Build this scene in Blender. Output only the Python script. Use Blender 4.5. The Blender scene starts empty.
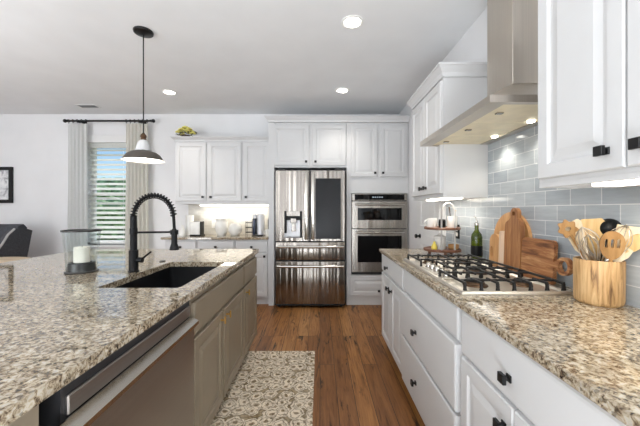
import bpy, bmesh, math, random
from mathutils import Vector, Matrix
random.seed(7)
PI = math.pi
SC = bpy.context.scene
COL = SC.collection

# ------------------------------------------------------------------ camera
cam = bpy.data.cameras.new('camera')
camo = bpy.data.objects.new('camera', cam); COL.objects.link(camo)
camo.location = (0, 0, 1.28); camo.rotation_euler = (PI/2, 0, 0)
cam.sensor_width = 36; cam.lens = 305/640*36
cam.shift_y = -3/640; cam.clip_start = 0.02
SC.camera = camo

# ------------------------------------------------------------------ world, lights, exposure
SC.view_settings.view_transform = 'Standard'
SC.view_settings.look = 'None'
SC.view_settings.gamma = 1
SC.view_settings.exposure = 0.28
SC.view_settings.use_curve_mapping = False
w = bpy.data.worlds.new('sky'); SC.world = w; w.use_nodes = True
wn = w.node_tree
bg = wn.nodes['Background']
sk = wn.nodes.new('ShaderNodeTexSky')
sk.sky_type = 'NISHITA'; sk.sun_disc = False
sk.sun_elevation = math.radians(48); sk.sun_rotation = math.radians(200)
sk.ozone_density = 3.0; sk.dust_density = 0.0; sk.air_density = 1.0
wn.links.new(sk.outputs['Color'], bg.inputs['Color'])
bg.inputs['Strength'].default_value = 0.12

def area(name, loc, rot, sx, sy, power, color=(1, 1, 1), spread=PI):
    l = bpy.data.lights.new(name, 'AREA'); l.shape = 'RECTANGLE'
    l.size = sx; l.size_y = sy; l.energy = power; l.color = color; l.spread = spread
    o = bpy.data.objects.new(name, l); COL.objects.link(o)
    o.location = loc; o.rotation_euler = rot
    return o
# added unseen fill lights: one at the rear, two bounced off the ceiling
area('rear_fill', (-2.95, -3.1, 1.3), (math.radians(90), 0, math.radians(-12)), 3.6, 2.4, 170, (0.90, 0.955, 1.0))
area('aisle_bounce', (0.0, -1.6, 0.1), (PI, 0, 0), 1.1, 2.4, 135, (0.87, 0.94, 1.0))
area('dining_bounce', (-3.7, 0.8, 1.2), (PI, 0, 0), 2.2, 2.2, 46, (0.88, 0.945, 1.0))
sun = bpy.data.lights.new('sun', 'SUN'); sun.energy = 3.0; sun.angle = 0.01; sun.color = (1, .96, .9)
suno = bpy.data.objects.new('sun', sun); COL.objects.link(suno); suno.rotation_euler = (math.radians(-33), 0, math.radians(12))  # aimed in from beyond the window, added to whiten the blind slats

# ------------------------------------------------------------------ helpers
def lin(c):
    def f(v):
        v /= 255.0
        return v/12.92 if v <= 0.04045 else ((v+0.055)/1.055)**2.4
    return (f(c[0]), f(c[1]), f(c[2]), 1)

def newmat(name):
    m = bpy.data.materials.new(name); m.use_nodes = True
    nt = m.node_tree
    return m, nt, nt.nodes['Principled BSDF']

def N(nt, kind, **kw):
    n = nt.nodes.new('ShaderNode'+kind)
    for k, v in kw.items():
        setattr(n, k, v)
    return n

def ramp(nt, stops, interp='LINEAR'):
    r = nt.nodes.new('ShaderNodeValToRGB'); r.color_ramp.interpolation = interp
    e = r.color_ramp.elements
    while len(e) < len(stops): e.new(0.5)
    for el, (p, c) in zip(e, stops):
        el.position = p; el.color = lin(c)
    return r

def coords(nt, scale=(1, 1, 1), rot=(0, 0, 0), loc=(0, 0, 0)):
    tc = N(nt, 'TexCoord'); mp = N(nt, 'Mapping')
    mp.inputs['Scale'].default_value = scale; mp.inputs['Rotation'].default_value = rot
    mp.inputs['Location'].default_value = loc
    nt.links.new(tc.outputs['Object'], mp.inputs['Vector'])
    return mp.outputs['Vector']

def noise(nt, vec, scale, detail=4, rough=0.5, dist=0):
    n = N(nt, 'TexNoise'); n.inputs['Scale'].default_value = scale
    n.inputs['Detail'].default_value = detail; n.inputs['Roughness'].default_value = rough
    n.inputs['Distortion'].default_value = dist
    nt.links.new(vec, n.inputs['Vector'])
    return n.outputs['Fac']

def bump(nt, b, height, strength, dist=0.01):
    bp = N(nt, 'Bump'); bp.inputs['Strength'].default_value = strength; bp.inputs['Distance'].default_value = dist
    nt.links.new(height, bp.inputs['Height']); nt.links.new(bp.outputs['Normal'], b.inputs['Normal'])
    return bp

def plain(name, c, rough=0.5, metal=0.0, var=0.03, scale=12, bmp=0.0, spec=0.5, emit=None, estr=0, coat=0):
    m, nt, b = newmat(name)
    v = coords(nt)
    f = noise(nt, v, scale, 3)
    lo = [max(0, x*(1-var)) for x in c]; hi = [min(255, x*(1+var)) for x in c]
    r = ramp(nt, [(0.3, lo), (0.7, hi)])
    nt.links.new(f, r.inputs['Fac']); nt.links.new(r.outputs['Color'], b.inputs['Base Color'])
    b.inputs['Roughness'].default_value = rough; b.inputs['Metallic'].default_value = metal
    b.inputs['Specular IOR Level'].default_value = spec
    if coat: b.inputs['Coat Weight'].default_value = coat
    if bmp: bump(nt, b, noise(nt, v, scale*8, 3), bmp, 0.002)
    if emit:
        b.inputs['Emission Color'].default_value = lin(emit); b.inputs['Emission Strength'].default_value = estr
    return m

def steel(name, c=(186, 180, 172), rough=0.26, wave=0.25, axis='z'):
    m, nt, b = newmat(name)
    b.inputs['Metallic'].default_value = 1.0
    sc = {'z': (260, 260, 2), 'y': (260, 2, 260), 'x': (2, 260, 260)}[axis]
    v = coords(nt, sc)
    f = noise(nt, v, 1.0, 2)
    r = ramp(nt, [(0.2, [x*0.94 for x in c]), (0.8, c)])
    nt.links.new(f, r.inputs['Fac']); nt.links.new(r.outputs['Color'], b.inputs['Base Color'])
    mr = N(nt, 'MapRange'); mr.inputs['To Min'].default_value = rough-0.05; mr.inputs['To Max'].default_value = rough+0.06
    nt.links.new(f, mr.inputs['Value']); nt.links.new(mr.outputs['Result'], b.inputs['Roughness'])
    if wave:
        sc2 = {'z': (15, 15, 0.3), 'y': (7, 0.4, 7), 'x': (0.4, 7, 7)}[axis]
        bump(nt, b, noise(nt, coords(nt, sc2), 1.0, 1), wave, 0.02)
    return m

def glassmat(name, tint=(255, 255, 255), rough=0.02, refl=0.12):
    m, nt, b = newmat(name)
    nt.nodes.remove(b)
    t = N(nt, 'BsdfTransparent'); t.inputs['Color'].default_value = lin(tint)
    g = N(nt, 'BsdfGlossy'); g.inputs['Roughness'].default_value = rough
    fr = N(nt, 'LayerWeight'); fr.inputs['Blend'].default_value = refl
    mx = N(nt, 'MixShader')
    sc_ = N(nt, 'Math', operation='MULTIPLY'); sc_.inputs[1].default_value = 0.28
    nt.links.new(fr.outputs['Fresnel'], sc_.inputs[0]); nt.links.new(sc_.outputs[0], mx.inputs['Fac'])
    nt.links.new(t.outputs['BSDF'], mx.inputs[1]); nt.links.new(g.outputs['BSDF'], mx.inputs[2])
    nt.links.new(mx.outputs['Shader'], nt.nodes['Material Output'].inputs['Surface'])
    return m

def granite():
    m, nt, b = newmat('granite')
    v = coords(nt, (1, 1.0, 1), (0.3, 0.2, 0.6))
    a = noise(nt, v, 74, 6, 0.68, 0.5)
    r = ramp(nt, [(0.335, (52, 43, 38)), (0.40, (102, 86, 70)), (0.45, (150, 133, 110)), (0.51, (184, 169, 144)),
                  (0.60, (206, 197, 180)), (0.72, (180, 177, 176))])
    nt.links.new(a, r.inputs['Fac'])
    big = noise(nt, v, 26, 4, 0.6)
    r2 = ramp(nt, [(0.40, (150, 140, 128)), (0.6, (255, 255, 255))])
    nt.links.new(big, r2.inputs['Fac'])
    mx = N(nt, 'Mix', data_type='RGBA', blend_type='MULTIPLY'); mx.inputs['Factor'].default_value = 0.42
    nt.links.new(r.outputs['Color'], mx.inputs['A']); nt.links.new(r2.outputs['Color'], mx.inputs['B'])
    vo = N(nt, 'TexVoronoi'); vo.inputs['Scale'].default_value = 110; nt.links.new(v, vo.inputs['Vector'])
    sp = N(nt, 'SeparateColor'); nt.links.new(vo.outputs['Color'], sp.inputs['Color'])
    rs = ramp(nt, [(0.0, (70, 66, 68)), (0.09, (255, 255, 255))], 'CONSTANT'); nt.links.new(sp.outputs['Red'], rs.inputs['Fac'])
    mx2 = N(nt, 'Mix', data_type='RGBA', blend_type='MULTIPLY'); mx2.inputs['Factor'].default_value = 0.5
    nt.links.new(mx.outputs['Result'], mx2.inputs['A']); nt.links.new(rs.outputs['Color'], mx2.inputs['B'])
    nt.links.new(mx2.outputs['Result'], b.inputs['Base Color'])
    b.inputs['Roughness'].default_value = 0.04
    b.inputs['IOR'].default_value = 1.75
    return m

def wood(name, dark, mid, light, axis='z', scale=1.0, rough=0.45, bands=9):
    m, nt, b = newmat(name)
    k = {'z': (bands, bands, 0.9), 'y': (bands, 0.9, bands), 'x': (0.9, bands, bands)}[axis]
    v = coords(nt, [x*scale for x in k])
    f = noise(nt, v, 3.0, 5, 0.6, 0.8)
    r = ramp(nt, [(0.33, dark), (0.48, mid), (0.68, light)])
    nt.links.new(f, r.inputs['Fac']); nt.links.new(r.outputs['Color'], b.inputs['Base Color'])
    b.inputs['Roughness'].default_value = rough
    bump(nt, b, f, 0.1, 0.002)
    return m

def floor_mat():
    m, nt, b = newmat('oak_floor')
    tc = N(nt, 'TexCoord'); sp = N(nt, 'SeparateXYZ'); cb = N(nt, 'CombineXYZ')
    nt.links.new(tc.outputs['Object'], sp.inputs[0])
    nt.links.new(sp.outputs['Y'], cb.inputs['X']); nt.links.new(sp.outputs['X'], cb.inputs['Y'])
    br = N(nt, 'TexBrick'); br.offset = 0.37; br.offset_frequency = 3; br.squash = 1
    br.inputs['Color1'].default_value = (0, 0, 0, 1); br.inputs['Color2'].default_value = (1, 1, 1, 1)
    br.inputs['Mortar'].default_value = (0.5, 0.5, 0.5, 1)
    br.inputs['Scale'].default_value = 1; br.inputs['Mortar Size'].default_value = 0.0022
    br.inputs['Mortar Smooth'].default_value = 0.3; br.inputs['Brick Width'].default_value = 1.55
    br.inputs['Row Height'].default_value = 0.118
    nt.links.new(cb.outputs[0], br.inputs['Vector'])
    tone = ramp(nt, [(0.0, (134, 88, 48)), (0.3, (154, 104, 56)), (0.65, (170, 118, 66)), (1.0, (188, 138, 84))])
    nt.links.new(br.outputs['Color'], tone.inputs['Fac'])
    # grain shifted per board
    add = N(nt, 'VectorMath', operation='MULTIPLY_ADD')
    nt.links.new(br.outputs['Color'], add.inputs[0]); add.inputs[1].default_value = (7, 7, 7)
    nt.links.new(cb.outputs[0], add.inputs[2])
    mp = N(nt, 'Mapping'); mp.inputs['Scale'].default_value = (1.6, 22, 1); nt.links.new(add.outputs[0], mp.inputs['Vector'])
    g = noise(nt, mp.outputs[0], 1.6, 6, 0.65, 1.2)
    gr = ramp(nt, [(0.32, (128, 108, 92)), (0.45, (214, 204, 194)), (0.62, (255, 255, 255))]); nt.links.new(g, gr.inputs['Fac'])
    mx = N(nt, 'Mix', data_type='RGBA', blend_type='MULTIPLY'); mx.inputs['Factor'].default_value = 0.85
    nt.links.new(tone.outputs['Color'], mx.inputs['A']); nt.links.new(gr.outputs['Color'], mx.inputs['B'])
    # dark knots and splits
    mp2 = N(nt, 'Mapping'); mp2.inputs['Scale'].default_value = (1.3, 9, 1); nt.links.new(add.outputs[0], mp2.inputs['Vector'])
    k = noise(nt, mp2.outputs[0], 1.7, 5, 0.7, 0.5)
    kr = ramp(nt, [(0.355, (58, 42, 32)), (0.43, (255, 255, 255))]); nt.links.new(k, kr.inputs['Fac'])
    mx2 = N(nt, 'Mix', data_type='RGBA', blend_type='MULTIPLY'); mx2.inputs['Factor'].default_value = 0.9
    nt.links.new(mx.outputs['Result'], mx2.inputs['A']); nt.links.new(kr.outputs['Color'], mx2.inputs['B'])
    mx3 = N(nt, 'Mix', data_type='RGBA', blend_type='MIX')
    nt.links.new(br.outputs['Fac'], mx3.inputs['Factor']); nt.links.new(mx2.outputs['Result'], mx3.inputs['A'])
    mx3.inputs['B'].default_value = lin((38, 24, 16))
    nt.links.new(mx3.outputs['Result'], b.inputs['Base Color'])
    b.inputs['Roughness'].default_value = 0.42
    inv = N(nt, 'Math', operation='SUBTRACT'); inv.inputs[0].default_value = 1.0; nt.links.new(br.outputs['Fac'], inv.inputs[1])
    ad = N(nt, 'Math', operation='MULTIPLY_ADD'); nt.links.new(g, ad.inputs[0]); ad.inputs[1].default_value = 0.5
    nt.links.new(inv.outputs[0], ad.inputs[2])
    bump(nt, b, ad.outputs[0], 0.35, 0.003)
    return m

def tile_mat(name, ua, c1, c2, grout, bw, rh, rough=0.12, mortar=0.0022, zoff=0.915):
    m, nt, b = newmat(name)
    tc = N(nt, 'TexCoord'); sp = N(nt, 'SeparateXYZ'); cb = N(nt, 'CombineXYZ')
    nt.links.new(tc.outputs['Object'], sp.inputs[0])
    nt.links.new(sp.outputs[ua], cb.inputs['X'])
    sub = N(nt, 'Math', operation='SUBTRACT'); sub.inputs[1].default_value = zoff
    nt.links.new(sp.outputs['Z'], sub.inputs[0]); nt.links.new(sub.outputs[0], cb.inputs['Y'])
    br = N(nt, 'TexBrick'); br.offset = 0.5
    br.inputs['Color1'].default_value = lin(c1); br.inputs['Color2'].default_value = lin(c2)
    br.inputs['Mortar'].default_value = lin(grout)
    br.inputs['Scale'].default_value = 1; br.inputs['Mortar Size'].default_value = mortar
    br.inputs['Mortar Smooth'].default_value = 0.2
    br.inputs['Brick Width'].default_value = bw; br.inputs['Row Height'].default_value = rh
    nt.links.new(cb.outputs[0], br.inputs['Vector'])
    v = coords(nt, (5, 5, 40)); f = noise(nt, v, 2, 3)
    rr = ramp(nt, [(0.3, (236, 236, 238)), (0.7, (255, 255, 255))]); nt.links.new(f, rr.inputs['Fac'])
    mx = N(nt, 'Mix', data_type='RGBA', blend_type='MULTIPLY'); mx.inputs['Factor'].default_value = 0.8
    nt.links.new(br.outputs['Color'], mx.inputs['A']); nt.links.new(rr.outputs['Color'], mx.inputs['B'])
    nt.links.new(mx.outputs['Result'], b.inputs['Base Color'])
    b.inputs['Roughness'].default_value = rough
    inv = N(nt, 'Math', operation='SUBTRACT'); inv.inputs[0].default_value = 1.0; nt.links.new(br.outputs['Fac'], inv.inputs[1])
    ad = N(nt, 'Math', operation='MULTIPLY_ADD'); nt.links.new(noise(nt, coords(nt), 14, 2), ad.inputs[0]); ad.inputs[1].default_value = 0.35
    nt.links.new(inv.outputs[0], ad.inputs[2])
    bump(nt, b, ad.outputs[0], 0.4, 0.002)
    return m

def rug_mat():
    m, nt, b = newmat('rug_pile')
    v = coords(nt)
    wob = N(nt, 'TexNoise'); wob.inputs['Scale'].default_value = 26; wob.inputs['Detail'].default_value = 2; nt.links.new(v, wob.inputs['Vector'])
    va = N(nt, 'VectorMath', operation='MULTIPLY_ADD'); nt.links.new(wob.outputs['Color'], va.inputs[0]); va.inputs[1].default_value = (.05, .05, 0); nt.links.new(v, va.inputs[2])
    vo = N(nt, 'TexVoronoi', voronoi_dimensions='2D'); vo.inputs['Scale'].default_value = 11; vo.inputs['Randomness'].default_value = 0.5
    nt.links.new(va.outputs[0], vo.inputs['Vector'])
    cream, olive, mid = (232, 218, 196), (104, 86, 58), (160, 138, 104)
    r = ramp(nt, [(0.0, mid), (0.08, olive), (0.14, mid), (0.18, cream), (0.36, cream), (0.41, olive), (0.46, cream), (0.54, cream), (0.60, olive), (0.68, mid)])
    nt.links.new(vo.outputs['Distance'], r.inputs['Fac'])
    vn = noise(nt, v, 22, 3, 0.55, 0.6)
    r2 = ramp(nt, [(0.44, (255, 255, 255)), (0.48, (120, 98, 64)), (0.52, (120, 98, 64)), (0.56, (255, 255, 255))]); nt.links.new(vn, r2.inputs['Fac'])
    mx = N(nt, 'Mix', data_type='RGBA', blend_type='MULTIPLY'); mx.inputs['Factor'].default_value = 0.5
    nt.links.new(r.outputs['Color'], mx.inputs['A']); nt.links.new(r2.outputs['Color'], mx.inputs['B'])
    wear = noise(nt, v, 7, 5, 0.7)
    wr = ramp(nt, [(0.40, (0, 0, 0)), (0.72, (170, 170, 170))]); nt.links.new(wear, wr.inputs['Fac'])
    mx2 = N(nt, 'Mix', data_type='RGBA', blend_type='MIX'); nt.links.new(wr.outputs['Color'], mx2.inputs['Factor'])
    nt.links.new(mx.outputs['Result'], mx2.inputs['A']); mx2.inputs['B'].default_value = lin((220, 204, 182))
    nt.links.new(mx2.outputs['Result'], b.inputs['Base Color'])
    b.inputs['Roughness'].default_value = 0.95
    bump(nt, b, noise(nt, v, 400, 2), 0.5, 0.002)
    return m

M = {}
M['wall'] = plain('wall_paint', (232, 232, 233), 0.7, var=0.01, scale=3)
M['ceil'] = plain('ceiling_paint', (238, 239, 240), 0.8, var=0.01, scale=3)
M['white'] = plain('white_cabinet_paint', (211, 211, 211), 0.38, var=0.008, scale=4)
M['trim'] = plain('white_trim_paint', (232, 232, 231), 0.45, var=0.008)
M['taupe'] = plain('taupe_cabinet_paint', (136, 124, 106), 0.42, var=0.02, scale=6)
M['darkkick'] = plain('toe_kick_dark_and_shade', (52, 50, 48), 0.6)  # dark island kicks; on the range side, shade put into the color
M['black'] = plain('black_metal', (22, 22, 23), 0.38, 0.3, var=0.1)
M['blackm'] = plain('black_matte', (13, 14, 16), 0.45, var=0.1, spec=0.25)
M['iron'] = plain('cast_iron', (34, 33, 33), 0.55, 0.2, var=0.15, scale=40, bmp=0.1)
M['blackglass'] = plain('black_glass', (12, 12, 14), 0.05, var=0.05, spec=0.25)
M['brass'] = plain('brushed_brass', (190, 150, 84), 0.3, 1.0)
M['aged'] = plain('aged_brass', (104, 82, 64), 0.4, 0.9)
M['granite'] = granite()
M['floor'] = floor_mat()
M['tile'] = tile_mat('blue_grey_tile', 'Y', (168, 176, 183), (190, 197, 201), (228, 230, 229), 0.160, 0.0775)
M['tile2'] = tile_mat('cream_tile', 'X', (205, 202, 192), (216, 212, 203), (226, 224, 218), 0.1, 0.05, 0.2, 0.0018)
M['rug'] = rug_mat()
M['steel'] = steel('brushed_steel', (168, 163, 156))
M['steelf'] = steel('fridge_steel', (150, 144, 137), 0.25, 0.9)
M['steelh'] = steel('hood_steel', (206, 198, 187), 0.32, 0.12)
M['steelbar'] = steel('bright_steel', (200, 196, 188), 0.2, 0.0)
M['steeldw'] = steel('dishwasher_steel', (170, 164, 158), 0.36, 0.05, 'y')
M['cooksteel'] = steel('cooktop_steel', (220, 214, 204), 0.42, 0.0, 'y')
M['filter'] = plain('filter_mesh', (240, 228, 198), 0.45, 0.2)  # cream tone is the granite counter's reflection, put into the steel's color
M['grey'] = plain('grey_plastic', (120, 122, 124), 0.4)
M['dark'] = plain('dark_body', (38, 38, 40), 0.5)
M['glass'] = glassmat('clear_glass', (250, 252, 252))
M['pane'] = glassmat('window_glass', (252, 254, 255), 0.0, 0.05)
M['lightd'] = plain('light_diffuser', (255, 255, 250), 0.5, emit=(255, 250, 240), estr=9)
M['lights'] = plain('strip_diffuser', (255, 250, 240), 0.5, emit=(255, 246, 230), estr=5)
M['bulb'] = plain('bulb_glow', (255, 250, 240), 0.4, emit=(255, 244, 225), estr=6)
M['enamel'] = plain('white_enamel', (245, 244, 240), 0.35)
M['shade'] = plain('grey_shade_metal', (96, 90, 84), 0.45, 0.5)
M['chair'] = plain('charcoal_fabric', (70, 71, 76), 0.95, var=0.12, scale=60, bmp=0.2)
M['pipe'] = plain('pale_piping', (176, 174, 172), 0.8)
M['tablew'] = wood('light_oak', (190, 166, 134), (214, 192, 160), (226, 208, 180), 'x')
M['darkwood'] = wood('dark_wood', (44, 30, 22), (60, 42, 30), (78, 56, 40), 'z')
M['crock'] = wood('spalted_wood', (104, 74, 44), (188, 148, 98), (216, 182, 134), 'z', 1.6, 0.5, 12)
M['boardround'] = wood('pale_board', (188, 136, 84), (204, 152, 98), (218, 170, 118), 'z', 1.2)
M['boardtall'] = wood('walnut_board', (132, 86, 50), (160, 108, 66), (186, 134, 88), 'z', 1.6)
M['boardpale'] = wood('maple_board', (222, 192, 160), (234, 208, 180), (242, 222, 198), 'z')
M['boardrect'] = wood('acacia_board', (104, 62, 38), (164, 108, 66), (212, 164, 114), 'y', 1.3)
M['spoon'] = wood('olive_wood', (138, 100, 56), (166, 124, 74), (184, 144, 92), 'z', 1)
M['palewood'] = wood('beech_wood', (206, 166, 104), (220, 184, 124), (232, 202, 150), 'z', 1)
M['creamwood'] = wood('maple_wood', (214, 190, 150), (226, 206, 170), (236, 220, 190), 'z', 1)
M['traywood'] = wood('tray_wood', (84, 52, 38), (118, 78, 58), (142, 100, 76), 'x', 1.4)
M['wire'] = plain('wire_steel', (196, 184, 168), 0.3, 1.0)
M['wax'] = plain('ivory_wax', (240, 234, 220), 0.6)
M['gun'] = plain('pewter_metal', (74, 73, 72), 0.35, 0.7)
M['ceramic'] = plain('white_ceramic', (238, 237, 232), 0.25)
M['navy'] = plain('navy_plastic', (30, 40, 66), 0.2)
M['silver'] = plain('silver_plastic', (214, 214, 216), 0.3, 0.3)
M['yellow'] = plain('yellow_petals', (250, 232, 130), 0.6, var=0.08, scale=40)
M['leaf'] = plain('dark_leaf', (70, 76, 34), 0.6, var=0.2, scale=30)
M['lemon'] = plain('yellow_ceramic', (228, 206, 92), 0.35)
M['copper'] = plain('tan_wood', (196, 148, 92), 0.5)
M['bottle'] = None
M['grass'] = plain('lawn_grass', (120, 140, 74), 0.95, var=0.2, scale=6)
M['bush'] = plain('bush_leaf', (140, 164, 120), 0.8, var=0.3, scale=5)
M['paper'] = None
def bottle_mat():
    m, nt, b = newmat('green_bottle_glass')
    v = coords(nt); f = noise(nt, v, 8, 2)
    r = ramp(nt, [(0.3, (60, 76, 10)), (0.7, (110, 124, 28))]); nt.links.new(f, r.inputs['Fac'])
    nt.links.new(r.outputs['Color'], b.inputs['Base Color'])
    b.inputs['Roughness'].default_value = 0.04; b.inputs['Transmission Weight'].default_value = 0.35
    return m
M['bottle'] = bottle_mat()
def cloth_mat(name, c, tr=.12):
    m, nt, b = newmat(name)
    nt.nodes.remove(b)
    f = noise(nt, coords(nt, (60, 60, 20)), 2, 3)
    r = ramp(nt, [(0.3, [x*.98 for x in c]), (0.7, c)]); nt.links.new(f, r.inputs['Fac'])
    d = N(nt, 'BsdfDiffuse'); t = N(nt, 'BsdfTranslucent'); mx = N(nt, 'MixShader'); mx.inputs['Fac'].default_value = tr
    nt.links.new(r.outputs['Color'], d.inputs['Color']); nt.links.new(r.outputs['Color'], t.inputs['Color'])
    nt.links.new(d.outputs[0], mx.inputs[1]); nt.links.new(t.outputs[0], mx.inputs[2])
    nt.links.new(mx.outputs[0], nt.nodes['Material Output'].inputs['Surface'])
    return m
M['curtain'] = cloth_mat('curtain_linen', (252, 252, 250), .04)
M['curtainb'] = cloth_mat('curtain_beige', (251, 248, 240), .04)
M['sheenglass'] = cloth_mat('glass_white_sheen', (250, 250, 250), .4)  # clear collar glass, its bright white reflections put into the color
M['blind'] = cloth_mat('blind_white', (252, 252, 251), .55)
def art_mat():
    m, nt, b = newmat('ink_drawing')
    f = noise(nt, coords(nt), 9, 5, 0.6, 1.0)
    r = ramp(nt, [(0.35, (150, 152, 156)), (0.5, (222, 223, 225)), (0.65, (238, 238, 238))]); nt.links.new(f, r.inputs['Fac'])
    nt.links.new(r.outputs['Color'], b.inputs['Base Color']); b.inputs['Roughness'].default_value = 0.6
    return m
M['paper'] = art_mat()

def basis(d):
    d = Vector(d).normalized()
    a = Vector((0, 0, 1)) if abs(d.z) < 0.9 else Vector((1, 0, 0))
    u = d.cross(a).normalized()
    return u, d.cross(u).normalized(), d

class MB:
    def __init__(s): s.bm = bmesh.new()
    def box(s, x0, x1, y0, y1, z0, z1, bev=0.0, seg=1):
        x0, x1 = min(x0, x1), max(x0, x1); y0, y1 = min(y0, y1), max(y0, y1); z0, z1 = min(z0, z1), max(z0, z1)
        vs = [s.bm.verts.new(p) for p in ((x0, y0, z0), (x1, y0, z0), (x1, y1, z0), (x0, y1, z0), (x0, y0, z1), (x1, y0, z1), (x1, y1, z1), (x0, y1, z1))]
        fs = [s.bm.faces.new([vs[i] for i in q]) for q in ((0, 3, 2, 1), (4, 5, 6, 7), (0, 1, 5, 4), (1, 2, 6, 5), (2, 3, 7, 6), (3, 0, 4, 7))]
        if bev:
            es = list({e for f in fs for e in f.edges})
            bmesh.ops.bevel(s.bm, geom=es, offset=bev, segments=seg, affect='EDGES', profile=0.5)
        return s
    def rings(s, rs, closed=True, cap0=True, cap1=True):
        L = [[s.bm.verts.new(p) for p in r] for r in rs]
        n = len(L[0])
        for a, b in zip(L, L[1:]):
            for i in range(n if closed else n-1):
                j = (i+1) % n
                try: s.bm.faces.new((a[i], a[j], b[j], b[i]))
                except ValueError: pass
        if cap0 and n > 2: s.bm.faces.new(L[0][::-1])
        if cap1 and n > 2: s.bm.faces.new(L[-1])
        return s
    def lathe(s, prof, c=(0, 0, 0), seg=24, sy=1.0, axis=(0, 0, 1), cap0=True, cap1=True, closed=False):
        u, v, d = basis(axis); c = Vector(c)
        if abs(axis[2]) == 1: u, v, d = Vector((1, 0, 0)), Vector((0, 1, 0)), Vector((0, 0, axis[2]))
        rs = []
        for r, z in prof:
            r = max(r, 0.0002)
            rs.append([c + d*z + u*(r*math.cos(2*PI*i/seg)) + v*(r*sy*math.sin(2*PI*i/seg)) for i in range(seg)])
        if closed: rs.append(rs[0]); cap0 = cap1 = False
        return s.rings(rs, True, cap0, cap1)
    def cyl(s, p0, p1, r0, r1=None, seg=14):
        p0, p1 = Vector(p0), Vector(p1); r1 = r0 if r1 is None else r1
        u, v, d = basis(p1-p0)
        return s.rings([[p + u*(r*math.cos(2*PI*i/seg)) + v*(r*math.sin(2*PI*i/seg)) for i in range(seg)] for p, r in ((p0, r0), (p1, r1))])
    def tube(s, pts, r, seg=8, closed=False, flat=1.0):
        P = [Vector(p) for p in pts]; n = len(P); rs = []; up = None
        for i, p in enumerate(P):
            if closed: t = P[(i+1) % n]-P[i-1]
            else: t = P[min(i+1, n-1)]-P[max(i-1, 0)]
            t.normalize()
            if up is None: u, v, _ = basis(t)
            else:
                u = (up - t*up.dot(t)).normalized(); v = t.cross(u)
            up = u
            rr = r[i] if isinstance(r, (list, tuple)) else r
            rs.append([p + u*(rr*math.cos(2*PI*k/seg)) + v*(rr*flat*math.sin(2*PI*k/seg)) for k in range(seg)])
        if closed:
            rs.append(rs[0])
            return s.rings(rs, True, False, False)
        return s.rings(rs)
    def ball(s, c, r, sub=2, sc=(1, 1, 1), jitter=0):
        m = bmesh.ops.create_icosphere(s.bm, subdivisions=sub, radius=r)
        for v in m['verts']:
            k = 1+random.uniform(-jitter, jitter)
            v.co = Vector((v.co.x*sc[0]*k, v.co.y*sc[1]*k, v.co.z*sc[2]*k)) + Vector(c)
        return s
    def prism(s, poly, f0, f1):
        """poly of 2-D points; f0/f1 map a 2-D point to 3-D"""
        return s.rings([[f0(p) for p in poly], [f1(p) for p in poly]])
    def plate(s, outer, holes, f, t0, t1):
        """flat plate with holes: f(p, t) -> 3-D"""
        bm = s.bm; loops = [outer]+list(holes); fr = []
        for t in (t0, t1):
            vl = [[bm.verts.new(f(p, t)) for p in lp] for lp in loops]
            es = []
            for lp in vl:
                for i in range(len(lp)): es.append(bm.edges.new((lp[i], lp[(i+1) % len(lp)])))
            bmesh.ops.triangle_fill(bm, edges=es, use_beauty=True)
            fr.append(vl)
        for a, b in zip(fr[0], fr[1]):
            n = len(a)
            for i in range(n): bm.faces.new((a[i], a[(i+1) % n], b[(i+1) % n], b[i]))
        return s
    def build(s, name, m, parent=None, org=None, smooth=None):
        bmesh.ops.recalc_face_normals(s.bm, faces=s.bm.faces[:])
        off = Vector((0, 0, 0))
        if parent is not None:
            q = parent
            while q is not None: off += Vector(q.location); q = q.parent
        elif org is not None: off = Vector(org)
        if off.length: bmesh.ops.translate(s.bm, verts=s.bm.verts[:], vec=-off)
        me = bpy.data.meshes.new(name); s.bm.to_mesh(me); s.bm.free()
        me.materials.append(m if not isinstance(m, str) else M[m])
        o = bpy.data.objects.new(name, me); COL.objects.link(o)
        if parent is not None: o.parent = parent
        elif org is not None: o.location = org
        if smooth is None: smooth = 35
        if smooth:
            try:
                me.shade_smooth(); me.set_sharp_from_angle(angle=math.radians(smooth))
            except Exception: pass
        return o

def tag(o, label, cat, group=None, kind=None):
    o['label'] = label; o['category'] = cat
    if group: o['group'] = group
    if kind: o['kind'] = kind
    return o
def thing(name, loc, label, cat, group=None):
    o = bpy.data.objects.new(name, None); COL.objects.link(o); o.location = loc
    o.empty_display_size = 0.05
    return tag(o, label, cat, group)
def struct(o): o['kind'] = 'structure'; return o
def copy_tree(o, loc, label, rz=None):
    c = o.copy(); COL.objects.link(c); c.location = loc; c['label'] = label
    if rz is not None: c.rotation_euler = (0, 0, rz)
    for ch in list(o.children):
        d = ch.copy(); COL.objects.link(d); d.parent = c
        for g in list(ch.children):
            e = g.copy(); COL.objects.link(e); e.parent = d
    return c

# mappings of (u across, v up, w outwards)
def face_back(Y):  return lambda u, v, w: Vector((u, Y-w, v))
def face_right(X): return lambda u, v, w: Vector((X-w, u, v))
def face_island(X): return lambda u, v, w: Vector((X+w, u, v))

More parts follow.
